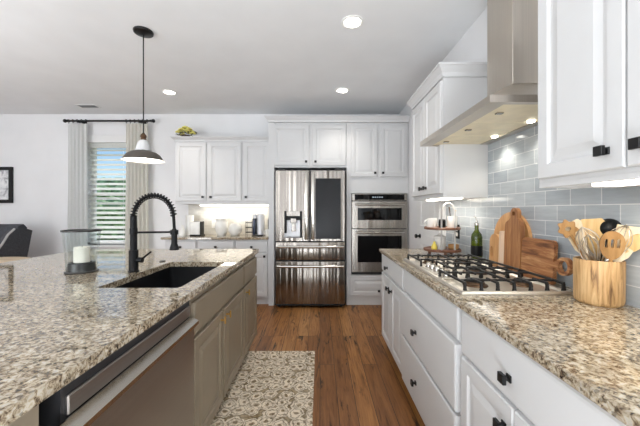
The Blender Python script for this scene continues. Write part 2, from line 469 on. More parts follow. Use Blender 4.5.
RAISED = [(0, 0), (0, .014), (.004, .019), (.050, .019), (.058, .011), (.070, .011), (.098, .0175)]
SLAB = [(0, 0), (0, .013), (.005, .0175), (.013, .019)]
def panel(f, u0, u1, v0, v1, name, mat, parent, prof=RAISED):
    mb = MB()
    rs = []
    for ins, w in prof:
        ins = min(ins, min(u1-u0, v1-v0)/2-0.004)
        rs.append([f(u0+ins, v0+ins, w), f(u1-ins, v0+ins, w), f(u1-ins, v1-ins, w), f(u0+ins, v1-ins, w)])
    mb.rings(rs)
    return mb.build(name, mat, parent, smooth=0)
PROUD = [(0, 0), (0, .026), (.005, .030), (.013, .031)]
def knob(f, u, v, parent, w0=.019, mat='black', s=.015):
    mb = MB()
    def bx(a, b, c, d, w1, w2):
        p, q = f(a, c, w1), f(b, d, w2); mb.box(p.x, q.x, p.y, q.y, p.z, q.z, .0015)
    bx(u-s*.75, u+s*.75, v-s*.75, v+s*.75, w0, w0+.006)
    bx(u-.006, u+.006, v-.006, v+.006, w0+.006, w0+.02)
    bx(u-s, u+s, v-s, v+s, w0+.018, w0+.03)
    return mb.build('knob', mat, parent)

# ------------------------------------------------------------------ room
XR, XL, YB, YF, ZC = 1.19, -5.7, 4.62, -3.2, 2.73
def sbox(name, m, *a):
    return struct(MB().box(*a).build(name, m, smooth=0))
sbox('floor', 'floor', XL, XR, YF, YB, -.1, 0)
sbox('ceiling', 'ceil', XL-.1, XR+.1, YF-.1, YB+.15, ZC, ZC+.1)
WX0, WX1, WZ0, WZ1 = -3.53, -2.86, .75, 2.30
mb = MB()
mb.box(XL-.1, WX0, YB, YB+.15, -.1, ZC); mb.box(WX1, XR+.1, YB, YB+.15, -.1, ZC)
mb.box(WX0, WX1, YB, YB+.15, -.1, WZ0); mb.box(WX0, WX1, YB, YB+.15, WZ1, ZC)
struct(mb.build('wall_back', 'wall', smooth=0))
sbox('wall_right', 'wall', XR, XR+.1, YF, YB, -.1, ZC)
sbox('wall_left', 'wall', XL-.1, XL, YF, YB, -.1, ZC)
sbox('wall_front', 'wall', XL-.1, XR+.1, YF-.1, YF, -.1, ZC)
sbox('baseboard_back', 'trim', XL, -2.14, YB-.015, YB, 0, .13)
sbox('baseboard_left', 'trim', XL, XL+.015, YF, YB-.015, 0, .13)
# backsplash
mb = MB(); mb.box(XR-.008, XR, -.6, 1.214, .9155, 1.366); mb.box(XR-.008, XR, 1.214, 2.146, .9155, 1.775); mb.box(XR-.008, XR, 2.146, 2.86, .9155, 1.366)
struct(mb.build('wall_right_backsplash', 'tile', smooth=0))
struct(MB().box(-1.99, -.69, YB-.008, YB, .9155, 1.362).build('wall_back_backsplash', 'tile2', smooth=0))

# window: casing, sashes, panes
wroot = bpy.data.objects.new('window_1', None); COL.objects.link(wroot); wroot.location = (-3.2, YB, WZ0); struct(wroot)
mb = MB()
for (a, b, c, d) in ((WX0, WX0+.05, WZ0, WZ1), (WX1-.05, WX1, WZ0, WZ1), (WX0+.05, WX1-.05, WZ0, WZ0+.06), (WX0+.05, WX1-.05, WZ1-.05, WZ1), (WX0+.05, WX1-.05, 1.50, 1.55)):
    mb.box(a, b, YB+.09, YB+.14, c, d)
mb.build('window_frame', 'trim', wroot, smooth=0)
MB().box(WX0+.05, WX1-.05, YB+.112, YB+.118, WZ0+.06, 1.5).build('pane', 'pane', wroot, smooth=0)
MB().box(WX0+.05, WX1-.05, YB+.112, YB+.118, 1.55, WZ1-.05).build('pane', 'pane', wroot, smooth=0)
MB().box(WX0-.06, WX1+.06, YB-.05, YB+.09, WZ0-.03, WZ0, .004).build('window_sill', 'trim', wroot)
mb = MB(); mb.box(WX0-.03, WX0, YB-.018, YB, WZ0, WZ1+.10, .003); mb.box(WX1, WX1+.03, YB-.018, YB, WZ0, WZ1+.10, .003)
mb.box(WX0-.05, WX1+.05, YB-.024, YB, WZ1+.0, WZ1+.11, .003)
struct(mb.build('trim_1', 'trim'))

# blind
bl = thing('window_blind', (-3.2, YB+.04, WZ1), 'white horizontal slat blind inside the window behind the curtains', 'blind')
MB().box(WX0+.004, WX1-.004, YB+.005, YB+.075, WZ1-.075, WZ1-.002, .004).build('headrail', 'blind', bl)
mb = MB()
zz = WZ1-.11; tilt = math.radians(36)
while zz > WZ0+.10:
    c, s_ = math.cos(tilt)*.031, math.sin(tilt)*.031
    y = YB+.042
    mb.rings([[(x, y-c, zz-s_), (x, y+c, zz+s_), (x, y+c, zz+s_+.003), (x, y-c, zz-s_+.003)] for x in (WX0+.008, WX1-.008)])
    zz -= .0735
mb.build('slats', 'blind', bl, smooth=0)
MB().box(WX0+.008, WX1-.008, YB+.012, YB+.072, WZ0+.03, WZ0+.05, .004).build('bottom_rail', 'blind', bl)
mb = MB()
for x in (WX0+.12, WX1-.12): mb.cyl((x, YB+.006, WZ0+.045), (x, YB+.006, WZ1-.06), .002, seg=6)
mb.build('ladder_cord', 'blind', bl)

# outside
MB().box(-30, 10, YB+.4, 40, -.45, -.35).build('lawn', 'grass', smooth=0)['kind'] = 'structure'
bushes = (((-8.6, 12, -.35), 1.25, 'leafy green bush seen through upper middle of window blind'), ((-7.0, 10.2, -.35), 1.0, 'rounded green shrub right of the bush outside the window'), ((-10.8, 15.0, -.35), 1.5, 'distant green bush between the two nearer ones outside the window'))
for (bx, by, bz), r, lb in bushes:
    t = thing('garden_bush', (bx, by, bz), lb, 'bush', 'bushes outside the window')
    m_ = MB()
    for k in range(46):
        a = random.uniform(0, 2*PI); e = random.uniform(0, 1)
        rr = r*random.uniform(.55, .95)
        m_.ball((bx+rr*math.cos(a)*math.cos(e), by+rr*math.sin(a)*math.cos(e), bz+.5+r*1.1*random.uniform(.1, 1.5)*(.5+.5*math.sin(e+.4))), r*.28, 2, jitter=.16)
    m_.build('foliage', 'bush', t, smooth=0)
    MB().cyl((bx, by, bz), (bx, by, bz+1.0), .1, .06).build('trunk', 'darkwood', t)

# curtains and rod
RY, RZ = 4.50, 2.595
rod = thing('curtain_rod', (-3.12, RY, RZ), 'black curtain rod with ball finials above the window', 'curtain rod')
MB().cyl((-3.72, RY, RZ), (-2.50, RY, RZ), .014).build('rod', 'black', rod)
for sx, x in ((-1, -3.72), (1, -2.50)):
    MB().lathe([(.012, -.0), (.02, .004), (.02, .012), (.013, .016), (.022, .026), (.028, .042), (.022, .058), (.006, .066)], (x, RY, RZ), 14, axis=(sx, 0, 0)).build('finial', 'black', rod)
for x in (-3.56, -2.66):
    mb = MB(); mb.cyl((x, RY-.012, RZ), (x, YB-.004, RZ), .012); mb.lathe([(.035, 0), (.035, .01)], (x, YB-.012, RZ), 16, axis=(0, 1, 0)); mb.box(x-.012, x+.012, RY-.024, RY+.024, RZ-.026, RZ-.015)
    mb.build('bracket', 'black', rod)
def curtain(x0, x1, mat, label, folds):
    cx = (x0+x1)/2
    t = thing('curtain', (cx, RY, .02), label, 'curtain', 'curtain panels')
    mb = MB(); n = folds*10
    zs = [.02, .5, 1.0, 1.5, 2.0, 2.35, 2.5, 2.555]
    L = []
    for z in zs:
        k = .55+.45*(1-abs(z-1)/2)
        row = []
        for i in range(n+1):
            f_ = i/n
            xx = cx+(f_-.5)*(x1-x0)*(.93+.07*math.cos(z*1.1)) 
            row.append(Vector((xx, RY+.02*k*math.sin(2*PI*folds*f_)+.012*math.sin(5*f_+z), z)))
        L.append(row)
    V = [[mb.bm.verts.new(p) for p in r] for r in L]
    for a, b in zip(V, V[1:]):
        for i in range(n): mb.bm.faces.new((a[i], a[i+1], b[i+1], b[i]))
    bmesh.ops.solidify(mb.bm, geom=mb.bm.faces[:], thickness=.003)
    mb.build('fabric', mat, t, smooth=60)
    for i in range(folds):
        x = x0+(i+.5)/folds*(x1-x0)
        mb = MB(); mb.tube([(x, RY+.021*math.cos(a), RZ+.021*math.sin(a)) for a in [2*PI*k/16 for k in range(16)]], .004, 6, True)
        mb.cyl((x, RY, RZ-.021), (x, RY, RZ-.04), .003, seg=6)
        mb.build('ring', 'black', t)
curtain(-3.74, -3.42, 'curtain', 'off white curtain panel hanging at the picture side of the window', 5)
curtain(-2.89, -2.52, 'curtainb', 'beige curtain panel hanging behind the pendant lamp', 6)

# picture frame on back wall
t = thing('picture_frame', (-4.92, YB, 1.386), 'black framed grey drawing on the wall above the armchair', 'picture')
mb = MB(); x0, x1, z0, z1 = -5.19, -4.64, 1.386, 1.93
mb.plate([(x0, z0), (x1, z0), (x1, z1), (x0, z1)], [[(x0+.05, z0+.05), (x1-.05, z0+.05), (x1-.05, z1-.05), (x0+.05, z1-.05)]], lambda p, q: Vector((p[0], q, p[1])), YB-.03, YB-.002)
mb.build('frame', 'black', t, smooth=0)
MB().box(x0+.05, x1-.05, YB-.014, YB-.004, z0+.05, z1-.05).build('artwork', 'paper', t, smooth=0)

# ceiling fixtures
def downlight(x, y, label):
    t = thing('recessed_light', (x, y, ZC), label, 'ceiling light', 'recessed ceiling lights')
    MB().lathe([(.062, -.004), (.07, -.010), (.085, -.006), (.085, -.0005), (.062, -.0005)], (x, y, ZC), 28, closed=True).build('trim_ring', 'enamel', t)
    MB().lathe([(.062, -.006), (.062, -.001)], (x, y, ZC), 28).build('lens', 'lightd', t)
    l = bpy.data.lights.new('recessed_lamp', 'SPOT'); l.energy = 17; l.spot_size = math.radians(105); l.spot_blend = .6; l.shadow_soft_size = .06; l.color = (1, .94, .86)
    o = bpy.data.objects.new('recessed_lamp', l); COL.objects.link(o); o.location = (0, 0, -.03); o.parent = t
downlight(.25, 2.35, 'round recessed ceiling light nearest the viewer beside the range hood')
downlight(.27, 3.69, 'round recessed ceiling light in front of the tall oven cabinet')
downlight(-1.85, 3.75, 'round recessed ceiling light between pendant lamp and white wall cabinets')
t = thing('ceiling_vent', (-3.23, 4.25, ZC), 'small white air vent in the ceiling above the curtain rod', 'vent')
mb = MB(); mb.plate([(-3.37, 4.18), (-3.09, 4.18), (-3.09, 4.32), (-3.37, 4.32)], [[(-3.35, 4.2), (-3.11, 4.2), (-3.11, 4.3), (-3.35, 4.3)]], lambda p, q: Vector((p[0], p[1], q)), ZC-.008, ZC-.001)
mb.build('frame', 'trim', t, smooth=0)
mb = MB()
for k in range(6): mb.box(-3.35, -3.11, 4.205+k*.017, 4.213+k*.017, ZC-.007, ZC-.002)
mb.build('louvres', 'grey', t, smooth=0)

# pantry door on right wall
dr = bpy.data.objects.new('door_1', None); COL.objects.link(dr); dr.location = (XR, 3.3, 0); struct(dr)
fR = face_right(XR-.002)
PD = [(0, 0), (0, .03), (.002, .032), (.10, .032), (.108, .024), (.12, .024), (.15, .030)]
panel(fR, 2.96, 3.60, .01, 1.0, 'door_leaf', 'trim', dr, PD)
panel(fR, 2.96, 3.60, 1.0, 2.04, 'door_leaf', 'trim', dr, PD)
mb = MB(); mb.lathe([(.026, 0), (.026, .006), (.012, .012), (.010, .03), (.022, .038), (.026, .05), (.02, .06), (.004, .063)], (XR-.034, 3.52, .98), 16, axis=(-1, 0, 0)); mb.build('door_handle', 'black', dr)
mb = MB(); mb.box(XR-.02, XR, 3.603, 3.68, 0, 2.12); mb.box(XR-.02, XR, 2.9, 2.957, 0, 2.12); mb.box(XR-.02, XR, 2.957, 3.603, 2.045, 2.12)
struct(mb.build('trim_2', 'trim', smooth=0))

# ------------------------------------------------------------------ back wall cabinetry
FB = 4.10                    # carcass front of tall and base cabinets
def crown(mb, x0, x1, yfront, yback, z0, z1, ex=(0, 0)):
    """stepped crown along a front facing -Y; ex: overhang at both ends"""
    pr = [(0, 0), (.012, .0), (.018, .35), (.045, .8), (.05, .82), (.05, 1), (0, 1)]
    rs = []
    for x, e in ((x0, -ex[0]), (x1, ex[1])):
        rs.append([Vector((x+e*(p/.05 if e else 0), yfront-p, z0+(z1-z0)*q)) for p, q in pr])
    mb.rings(rs)
    mb.box(x0, x1, yfront, yback, z0, z1)

def base_unit(x0, x1, label, doors):
    t = thing('base_cabinet', ((x0+x1)/2, FB, 0), label, 'cabinet', 'white base cabinets on the back wall')
    mb = MB(); mb.box(x0, x1, FB, YB-.002, .1, .884); mb.build('body', 'white', t, smooth=0)
    MB().box(x0, x1, FB+.05, YB-.002, 0.001, .1).build('toe_kick', 'white', t, smooth=0)
    f = face_back(FB)
    d = panel(f, x0+.012, x1-.012, .715, .862, 'drawer', 'white', t, SLAB); knob(f, (x0+x1)/2, .785, d)
    ww = (x1-x0-.024)/doors
    for i in range(doors):
        a = x0+.012+i*ww
        d = panel(f, a+.002, a+ww-.002, .125, .70, 'door', 'white', t)
        knob(f, a+ww-.04 if i == 0 else a+.04, .66, d)
base_unit(-2.08, -1.652, 'white base cabinet under the white toaster on the back counter', 1)
base_unit(-1.648, -1.142, 'white base cabinet under the two white vases', 2)
base_unit(-1.138, -.690, 'white base cabinet under the coffee maker next to refrigerator', 1)
tag(MB().box(-2.12, -.689, FB-.045, YB-.01, .885, .915, .004).build('countertop', 'granite', org=(-1.4, FB, .885)), 'speckled granite countertop along the back wall left of refrigerator', 'countertop')

UY = 4.27
def wall_unit(x0, x1, doors, label):
    t = thing('wall_cabinet', ((x0+x1)/2, UY, 1.364), label, 'cabinet', 'white wall cabinets on the back wall')
    mb = MB(); mb.box(x0, x1, UY, YB-.002, 1.364, 2.235); mb.build('body', 'white', t, smooth=0)
    f = face_back(UY)
    for (a, b, kx) in doors:
        d = panel(f, a, b, 1.405, 2.218, 'door', 'white', t); knob(f, kx, 1.46, d)
    mb = MB(); crown(mb, x0, x1, UY, YB-.002, 2.236, 2.30, (.05 if x0 < -2 else 0, 0)); mb.build('crown_moulding', 'white', t, smooth=0)
wall_unit(-2.024, -1.083, [(-2.012, -1.59, -1.63), (-1.562, -1.10, -1.52)], 'white two-door wall cabinet under the yellow flowers')
wall_unit(-1.081, -.692, [(-1.066, -.70, -1.03)], 'white single-door wall cabinet next to refrigerator')

# tall enclosure
t = thing('tall_cabinet', (-.16, FB, 0), 'white cabinet surround over and beside the refrigerator with two doors', 'cabinet')
mb = MB(); mb.box(-.688, -.612, FB-.02, YB-.002, .001, 2.45); mb.build('side_panel', 'white', t, smooth=0)
mb = MB(); mb.box(-.612, .356, FB, YB-.002, 1.85, 2.45); mb.build('body', 'white', t, smooth=0)
f = face_back(FB)
d = panel(f, -.63, -.145, 1.878, 2.42, 'door', 'white', t); knob(f, -.185, 1.925, d)
d = panel(f, -.10, .345, 1.878, 2.42, 'door', 'white', t); knob(f, -.06, 1.925, d)
mb = MB(); crown(mb, -.688, .356, FB-.02, YB-.002, 2.452, 2.53, (.05, 0)); mb.build('crown_moulding', 'white', t, smooth=0)

t = thing('oven_cabinet', (.77, FB, 0), 'tall white cabinet holding the double wall oven', 'cabinet')
mb = MB(); X0, X1 = .358, 1.187
mb.box(X0, X1, FB, YB-.002, 1.505, 2.45); mb.box(X0, X1, FB, YB-.002, .1, .41); mb.box(X0, X0+.062, FB, YB-.002, .41, 1.505); mb.box(X1-.017, X1, FB, YB-.002, .41, 1.505)
mb.build('body', 'white', t, smooth=0)
MB().box(X0, X1, FB+.01, YB-.002, .001, .1).build('toe_kick', 'white', t, smooth=0)
d = panel(f, .415, .768, 1.725, 2.42, 'door', 'white', t); knob(f, .735, 1.775, d)
d = panel(f, .806, 1.165, 1.725, 2.42, 'door', 'white', t); knob(f, .84, 1.775, d)
d = panel(f, .40, 1.165, .13, .395, 'drawer', 'white', t); knob(f, .785, .20, d)
mb = MB(); crown(mb, X0, X1, FB-.02, YB-.002, 2.452, 2.53); mb.build('crown_moulding', 'white', t, smooth=0)

# wall oven
t = thing('wall_oven', (.795, 4.10, .42), 'stainless double wall oven with microwave above the larger oven', 'oven')
a, b = .424, 1.166
MB().box(a, b, 4.102, 4.55, .42, 1.498).build('housing', 'dark', t, smooth=0)
MB().box(a, b, 4.07, 4.100, 1.405, 1.498, .003).build('control_panel', 'steel', t)
MB().box(a+.04, b-.04, 4.064, 4.069, 1.415, 1.488, .002).build('display', 'blackglass', t)
mb = MB()
for k in range(5): mb.box(.70+k*.03, .715+k*.03, 4.0625, 4.0635, 1.445, 1.458)
mb.build('indicator', plain('display_digits', (150, 160, 170), .5, emit=(190, 205, 220), estr=.5), t, smooth=0)
def oven_door(z0, z1, wz0, wz1, name):
    mb = MB(); x0, x1 = .502, 1.088
    mb.plate([(a, z0), (b, z0), (b, z1), (a, z1)], [[(x0, wz0), (x1, wz0), (x1, wz1), (x0, wz1)]], lambda p, q: Vector((p[0], q, p[1])), 4.062, 4.098)
    d = mb.build(name, 'steel', t, smooth=0)
    MB().box(x0, x1, 4.066, 4.09, wz0, wz1).build('glass_panel', 'blackglass', d, smooth=0)
    zz = z1-.042
    mb = MB(); mb.cyl((a+.05, 4.022, zz), (b-.05, 4.022, zz), .013)
    for x in (a+.07, b-.07): mb.cyl((x, 4.022, zz), (x, 4.064, zz), .009)
    mb.build('handle', 'steelbar', d)
oven_door(1.035, 1.395, 1.146, 1.307, 'microwave_door')
oven_door(.455, 1.025, .583, .935, 'oven_door')
MB().box(a, b, 4.075, 4.1, .421, .45).build('vent_grille', 'dark', t, smooth=0)

# refrigerator
FY = 3.95
t = thing('refrigerator', (-.13, FY, 0), 'stainless french door refrigerator with water dispenser and dark glass panel', 'refrigerator')
MB().box(-.592, .335, 4.01, 4.60, .03, 1.80).build('body', 'dark', t, smooth=0)
mb = MB(); mb.plate([(-.576, .878), (-.142, .878), (-.142, 1.79), (-.576, 1.79)], [[(-.462, .92), (-.232, .92), (-.232, 1.265), (-.462, 1.265)]], lambda p, q: Vector((p[0], q, p[1])), FY, FY+.055)
d = mb.build('left_door', 'steelf', t, smooth=0)
mb = MB(); mb.box(-.462, -.232, FY+.05, FY+.054, .92, 1.265); mb.build('dispenser_niche', 'silver', d, smooth=0)
mb = MB(); mb.box(-.462, -.435, FY-.003, FY+.05, .98, 1.265, .003); mb.box(-.259, -.232, FY-.003, FY+.05, .92, 1.265, .003); mb.box(-.435, -.259, FY+.006, FY+.05, 1.15, 1.20, .003)
mb.build('dispenser_frame', 'blackm', d)
MB().box(-.435, -.259, FY-.002, FY+.05, 1.201, 1.265, .003).build('dispenser_controls', 'steel', d)
mb = MB(); mb.box(-.385, -.305, FY+.004, FY+.045, 1.11, 1.175, .006); mb.box(-.375, -.315, FY+.03, FY+.045, 1.0, 1.11, .004); mb.build('dispenser_spout', 'steel', d)
mb = MB(); mb.box(-.435, -.259, FY+.005, FY+.05, .921, .932); mb.build('drip_tray', 'grey', d, smooth=0)
mb = MB(); mb.plate([(-.117, .878), (.324, .878), (.324, 1.79), (-.117, 1.79)], [[(-.06, .905), (.27, .905), (.27, 1.69), (-.06, 1.69)]], lambda p, q: Vector((p[0], q, p[1])), FY, FY+.055)
d2 = mb.build('right_door', 'steelf', t, smooth=0)
MB().box(-.06, .27, FY+.002, FY+.05, .905, 1.69).build('glass_panel', 'blackglass', d2, smooth=0)
for dd, x in ((d, -.176), (d2, -.09)):
    mb = MB(); mb.box(x-.023, x+.023, FY-.05, FY-.028, .90, 1.775, .008, 2)
    for z in (.95, 1.72): mb.box(x-.012, x+.012, FY-.03, FY, z-.02, z+.02)
    mb.build('handle', 'steelbar', dd)
def fr_drawer(z0, z1):
    q = MB().box(-.576, .324, FY, FY+.055, z0, z1, .006, 2).build('drawer', 'steelf', t)
    mb = MB(); zz = z1-.055
    mb.tube([(-.55+.85*k/12, FY-.045-.012*math.sin(PI*k/12), zz) for k in range(13)], .017, 10)
    for x in (-.53, .28): mb.box(x-.015, x+.015, FY-.045, FY, zz-.012, zz+.012)
    mb.build('handle', 'steelbar', q)
fr_drawer(.632, .862); fr_drawer(.062, .612)
mb = MB(); mb.box(-.57, .32, FY+.04, 4.01, .03, .06); mb.build('base_grille', 'dark', t, smooth=0)
mb = MB()
for x in (-.54, .28):
    for y in (4.05, 4.5): mb.cyl((x, y, .001), (x, y, .031), .02)
mb.build('feet', 'dark', t)
mb = MB()
for x in (-.5, .25): mb.box(x-.05, x+.05, FY+.01, 4.08, 1.80, 1.815, .003)
mb.build('hinge_cover', 'dark', t)

# ------------------------------------------------------------------ right wall cabinetry
FX = .594
f = face_right(FX)
def right_unit(y0, y1, label):
    t = thing('base_cabinet', (FX, (y0+y1)/2, 0), label, 'cabinet', 'white base cabinets under the range counter')
    MB().box(FX, XR-.002, y0, y1, .1, .884).build('body', 'white', t, smooth=0)
    MB().box(FX+.07, XR-.002, y0, y1, .001, .1).build('toe_kick', 'darkkick', t, smooth=0)  # kick darkened in color to look shaded
    return t
t = right_unit(2.122, 2.86, 'white base cabinet with one drawer and two doors below the tiered tray')
d = panel(f, 2.134, 2.848, .725, .872, 'drawer', 'white', t, SLAB); knob(f, 2.60, .785, d)
d = panel(f, 2.134, 2.478, .12, .705, 'door', 'white', t); knob(f, 2.447, .625, d)
d = panel(f, 2.482, 2.848, .12, .705, 'door', 'white', t); knob(f, 2.545, .625, d)
t = right_unit(1.262, 2.118, 'white base cabinet of stacked drawers under the gas cooktop')
panel(f, 1.274, 2.106, .735, .872, 'false_front', 'white', t, SLAB)
d = panel(f, 1.274, 2.106, .435, .718, 'drawer', 'white', t, PROUD); knob(f, 1.79, .56, d, .031)
d = panel(f, 1.274, 2.106, .12, .418, 'drawer', 'white', t, PROUD); knob(f, 1.79, .265, d, .031)
t = right_unit(-.28, .556, 'white base cabinet at the viewer end of the range counter')
d = panel(f, -.268, .544, .70, .872, 'drawer', 'white', t, SLAB); knob(f, .14, .77, d)
d = panel(f, .142, .544, .12, .685, 'door', 'white', t); knob(f, .18, .61, d)
d = panel(f, -.268, .136, .12, .685, 'door', 'white', t); knob(f, .10, .61, d)
t = right_unit(.56, 1.258, 'white base cabinet with wide drawer over doors below the wooden crock')
d = panel(f, .572, 1.246, .70, .872, 'drawer', 'white', t, SLAB); knob(f, .925, .77, d)
d = panel(f, .912, 1.246, .12, .685, 'door', 'white', t); knob(f, .95, .61, d)
d = panel(f, .572, .906, .12, .685, 'door', 'white', t); knob(f, .87, .61, d)
tag(MB().box(.557, XR-.009, -.3, 2.88, .885, .915, .004).build('countertop', 'granite', org=(.87, 1.3, .885)), 'speckled granite countertop under the gas cooktop and cutting boards', 'countertop')

UX = .87
fu = face_right(UX)
def right_upper(y0, y1, doors, z1, label, crn):
    t = thing('wall_cabinet', (UX, (y0+y1)/2, 1.367), label, 'cabinet', 'white wall cabinets beside the range hood')
    mb = MB(); mb.box(UX, XR-.002, y0, y1, 1.385, z1)
    mb.box(UX, UX+.02, y0, y1, 1.367, 1.386); mb.box(UX+.02, XR-.002, y0, y0+.015, 1.367, 1.386); mb.box(UX+.02, XR-.002, y1-.015, y1, 1.367, 1.386)
    mb.build('body', 'white', t, smooth=0)
    for a, b, k in doors:
        d = panel(fu, a, b, 1.40, z1-.02, 'door', 'white', t); knob(fu, k, 1.455, d)
    if crn:
        pr = [(0, 0), (.012, .0), (.018, .35), (.045, .8), (.05, .82), (.05, 1)]
        mb = MB(); z0, zz = z1+.001, z1+.085
        rs = []
        for p, q in pr:
            z = z0+(zz-z0)*q
            rs.append([Vector((XR-.002, y0-p, z)), Vector((UX-p, y0-p, z)), Vector((UX-p, y1+p, z)), Vector((XR-.002, y1+p, z))])
        mb.rings(rs); mb.build('crown_moulding', 'white', t, smooth=0)
    return t
right_upper(2.15, 2.84, [(2.162, 2.492, 2.445), (2.498, 2.828, 2.545)], 2.215, 'white crowned two-door wall cabinet beyond the range hood', True)
right_upper(.22, 1.21, [(.855, 1.195, .905), (.495, .848, .80), (.232, .488, .27)], 2.215, 'white wall cabinet above the wooden crock with black knobs', True)

def strip_light(x0, x1, y0, y1, ztop, power, label, sx, sy):
    c = ((x0+x1)/2, (y0+y1)/2)
    t = thing('undercabinet_light', (c[0], c[1], ztop), label, 'light', 'under-cabinet light bars')
    MB().box(x0, x1, y0, y1, ztop-.010, ztop, .002).build('housing', 'enamel', t)
    MB().box(x0+.006, x1-.006, y0+.006, y1-.006, ztop-.024, ztop-.0105, .005, 2).build('diffuser', 'lights', t)
    l = bpy.data.lights.new('strip_lamp', 'AREA'); l.shape = 'RECTANGLE'; l.size = x1-x0; l.size_y = y1-y0; l.energy = power; l.color = (1, .94, .84)
    o = bpy.data.objects.new('strip_lamp', l); COL.objects.link(o); o.parent = t; o.location = (0, 0, -.03)
strip_light(.93, 1.03, .30, 1.06, 1.3845, 1.6, 'glowing light bar under the wall cabinet above the wooden crock', 1, 1)
strip_light(.95, 1.05, 2.22, 2.76, 1.3845, 1.4, 'glowing light bar under the cabinet above the tiered tray', 1, 1)
strip_light(-1.76, -.72, 4.44, 4.50, 1.3635, 2.2, 'glowing light bar under the cabinets above the two white vases', 1, 1)

# range hood
HY0, HY1, HX = 1.30, 2.21, .725
t = thing('range_hood', (1.0, 1.755, 1.74), 'stainless chimney range hood over the gas cooktop', 'range hood')
zb, zt = 1.74, 1.772
xb = XR-.009
mb = MB()
A = [(HX, HY0), (xb, HY0), (xb, HY1), (HX, HY1)]
B = [(1.03, 1.63), (xb, 1.63), (xb, 1.88), (1.03, 1.88)]
mb.rings([[Vector((x, y, zb)) for x, y in A], [Vector((x, y, zt)) for x, y in A], [Vector((x, y, 1.955)) for x, y in B]], cap0=False, cap1=True)
# underside rim
I = [(HX+.075, HY0+.03), (xb-.05, HY0+.03), (xb-.05, HY1-.03), (HX+.075, HY1-.03)]
mb.rings([[Vector((x, y, zb)) for x, y in A], [Vector((x, y, zb)) for x, y in I], [Vector((x, y, zb+.012)) for x, y in I]], cap0=False, cap1=False)
mb.build('canopy', 'steelh', t, smooth=0)
MB().box(1.03, xb, 1.63, 1.88, 1.956, ZC-.002, .002).build('chimney', 'steelh', t)
for k in range(3):
    y0 = I[0][1]+.002+k*(I[2][1]-I[0][1])/3; y1 = y0+(I[2][1]-I[0][1])/3-.006
    mb = MB(); mb.box(I[0][0]+.002, I[1][0]-.002, y0, y1, zb+.004, zb+.011, .002)
    mb.build('filter_panel', 'filter', t)
for y in (1.45, 1.755, 2.06):
    MB().box(HX+.11, HX+.145, y-.012, y+.012, zb-.004, zb+.004, .003).build('filter_latch', 'steelbar', t)
for y in (1.59, 1.92):
    MB().lathe([(.018, -.003), (.018, .004)], (1.10, y, zb), 20).build('hood_lamp', 'lightd', t)
    l = bpy.data.lights.new('hood_spot', 'SPOT'); l.energy = 2.8; l.spot_size = math.radians(125); l.spot_blend = .7; l.shadow_soft_size = .025; l.color = (1, .93, .8)
    o = bpy.data.objects.new('hood_spot', l); COL.objects.link(o); o.parent = t; o.location = (1.10-1.0, y-1.755, -.012)

# cooktop
CX0, CX1, CY0, CY1 = .605, 1.085, 1.302, 2.212
t = thing('gas_cooktop', (.845, 1.757, .9155), 'stainless gas cooktop with black cast iron grates on granite counter', 'cooktop')
mb = MB()
def ring_(i, z): return [Vector((CX0+i, CY0+i, z)), Vector((CX1-i, CY0+i, z)), Vector((CX1-i, CY1-i, z)), Vector((CX0+i, CY1-i, z))]
mb.rings([ring_(0, .9157), ring_(0, .922), ring_(.006, .930), ring_(.02, .930), ring_(.03, .921)])
mb.build('deck', 'cooksteel', t, smooth=0)
MB().box(.628, .70, 1.56, 1.90, .9215, .931, .004).build('control_plate', 'cooksteel', t)
for k in range(5):
    y = 1.595+k*.0655
    mb = MB(); mb.lathe([(.021, 0), (.021, .004), (.0165, .006), (.0145, .026), (.012, .029), (.001, .029)], (.663, y, .9312), 18); mb.box(.663-.015, .663+.015, y-.0035, y+.0035, .955, .966, .002)
    mb.build('knob', 'steelbar', t)
for (bx, by, r) in ((.74, 1.455, .045), (.96, 1.455, .038), (.90, 1.757, .058), (.74, 2.06, .038), (.96, 2.06, .045)):
    bn = MB().lathe([(r*1.25, 0), (r*1.2, .006), (r*.95, .010), (r*.9, .018), (r*.6, .02)], (bx, by, .9215), 24).build('burner', 'aged', t)
    MB().lathe([(r*.85, .0205), (r*.88, .024), (r*.8, .029), (.001, .030)], (bx, by, .9215), 24).build('burner_cap', 'iron', bn)
GZ = .956
for (gy0, gy1, gx0) in ((1.325, 1.612, .632), (1.618, 1.896, .722), (1.902, 2.19, .632)):
    mb = MB(); gx1 = 1.062; h = .0048
    n = 7 if gx0 < .7 else 6
    for i in range(n):
        x = gx0+(gx1-gx0)*i/(n-1)
        full = i in (0, n-1) or i == n//2
        segs = ((gy0, gy1),) if full else ((gy0, gy0+.095), (gy1-.095, gy1))
        for (p, q) in segs: mb.box(x-h, x+h, p, q, GZ, GZ+.011, .002)
        for y in (gy0, gy1):
            s_ = 1 if y == gy0 else -1
            mb.rings([[Vector((x-h-k, y+s_*o1, z)), Vector((x+h+k, y+s_*o1, z)), Vector((x+h+k, y+s_*o2, z)), Vector((x-h-k, y+s_*o2, z))] for z, k, o1, o2 in ((.9218, .002, -.004, .012), (.94, 0, -.002, .01), (GZ+.004, 0, 0, .012))])
    for y in (gy0+.06, gy1-.06): mb.box(gx0, gx1, y-h, y+h, GZ+.0005, GZ+.0105, .0025)
    mb.build('grate', 'iron', t)

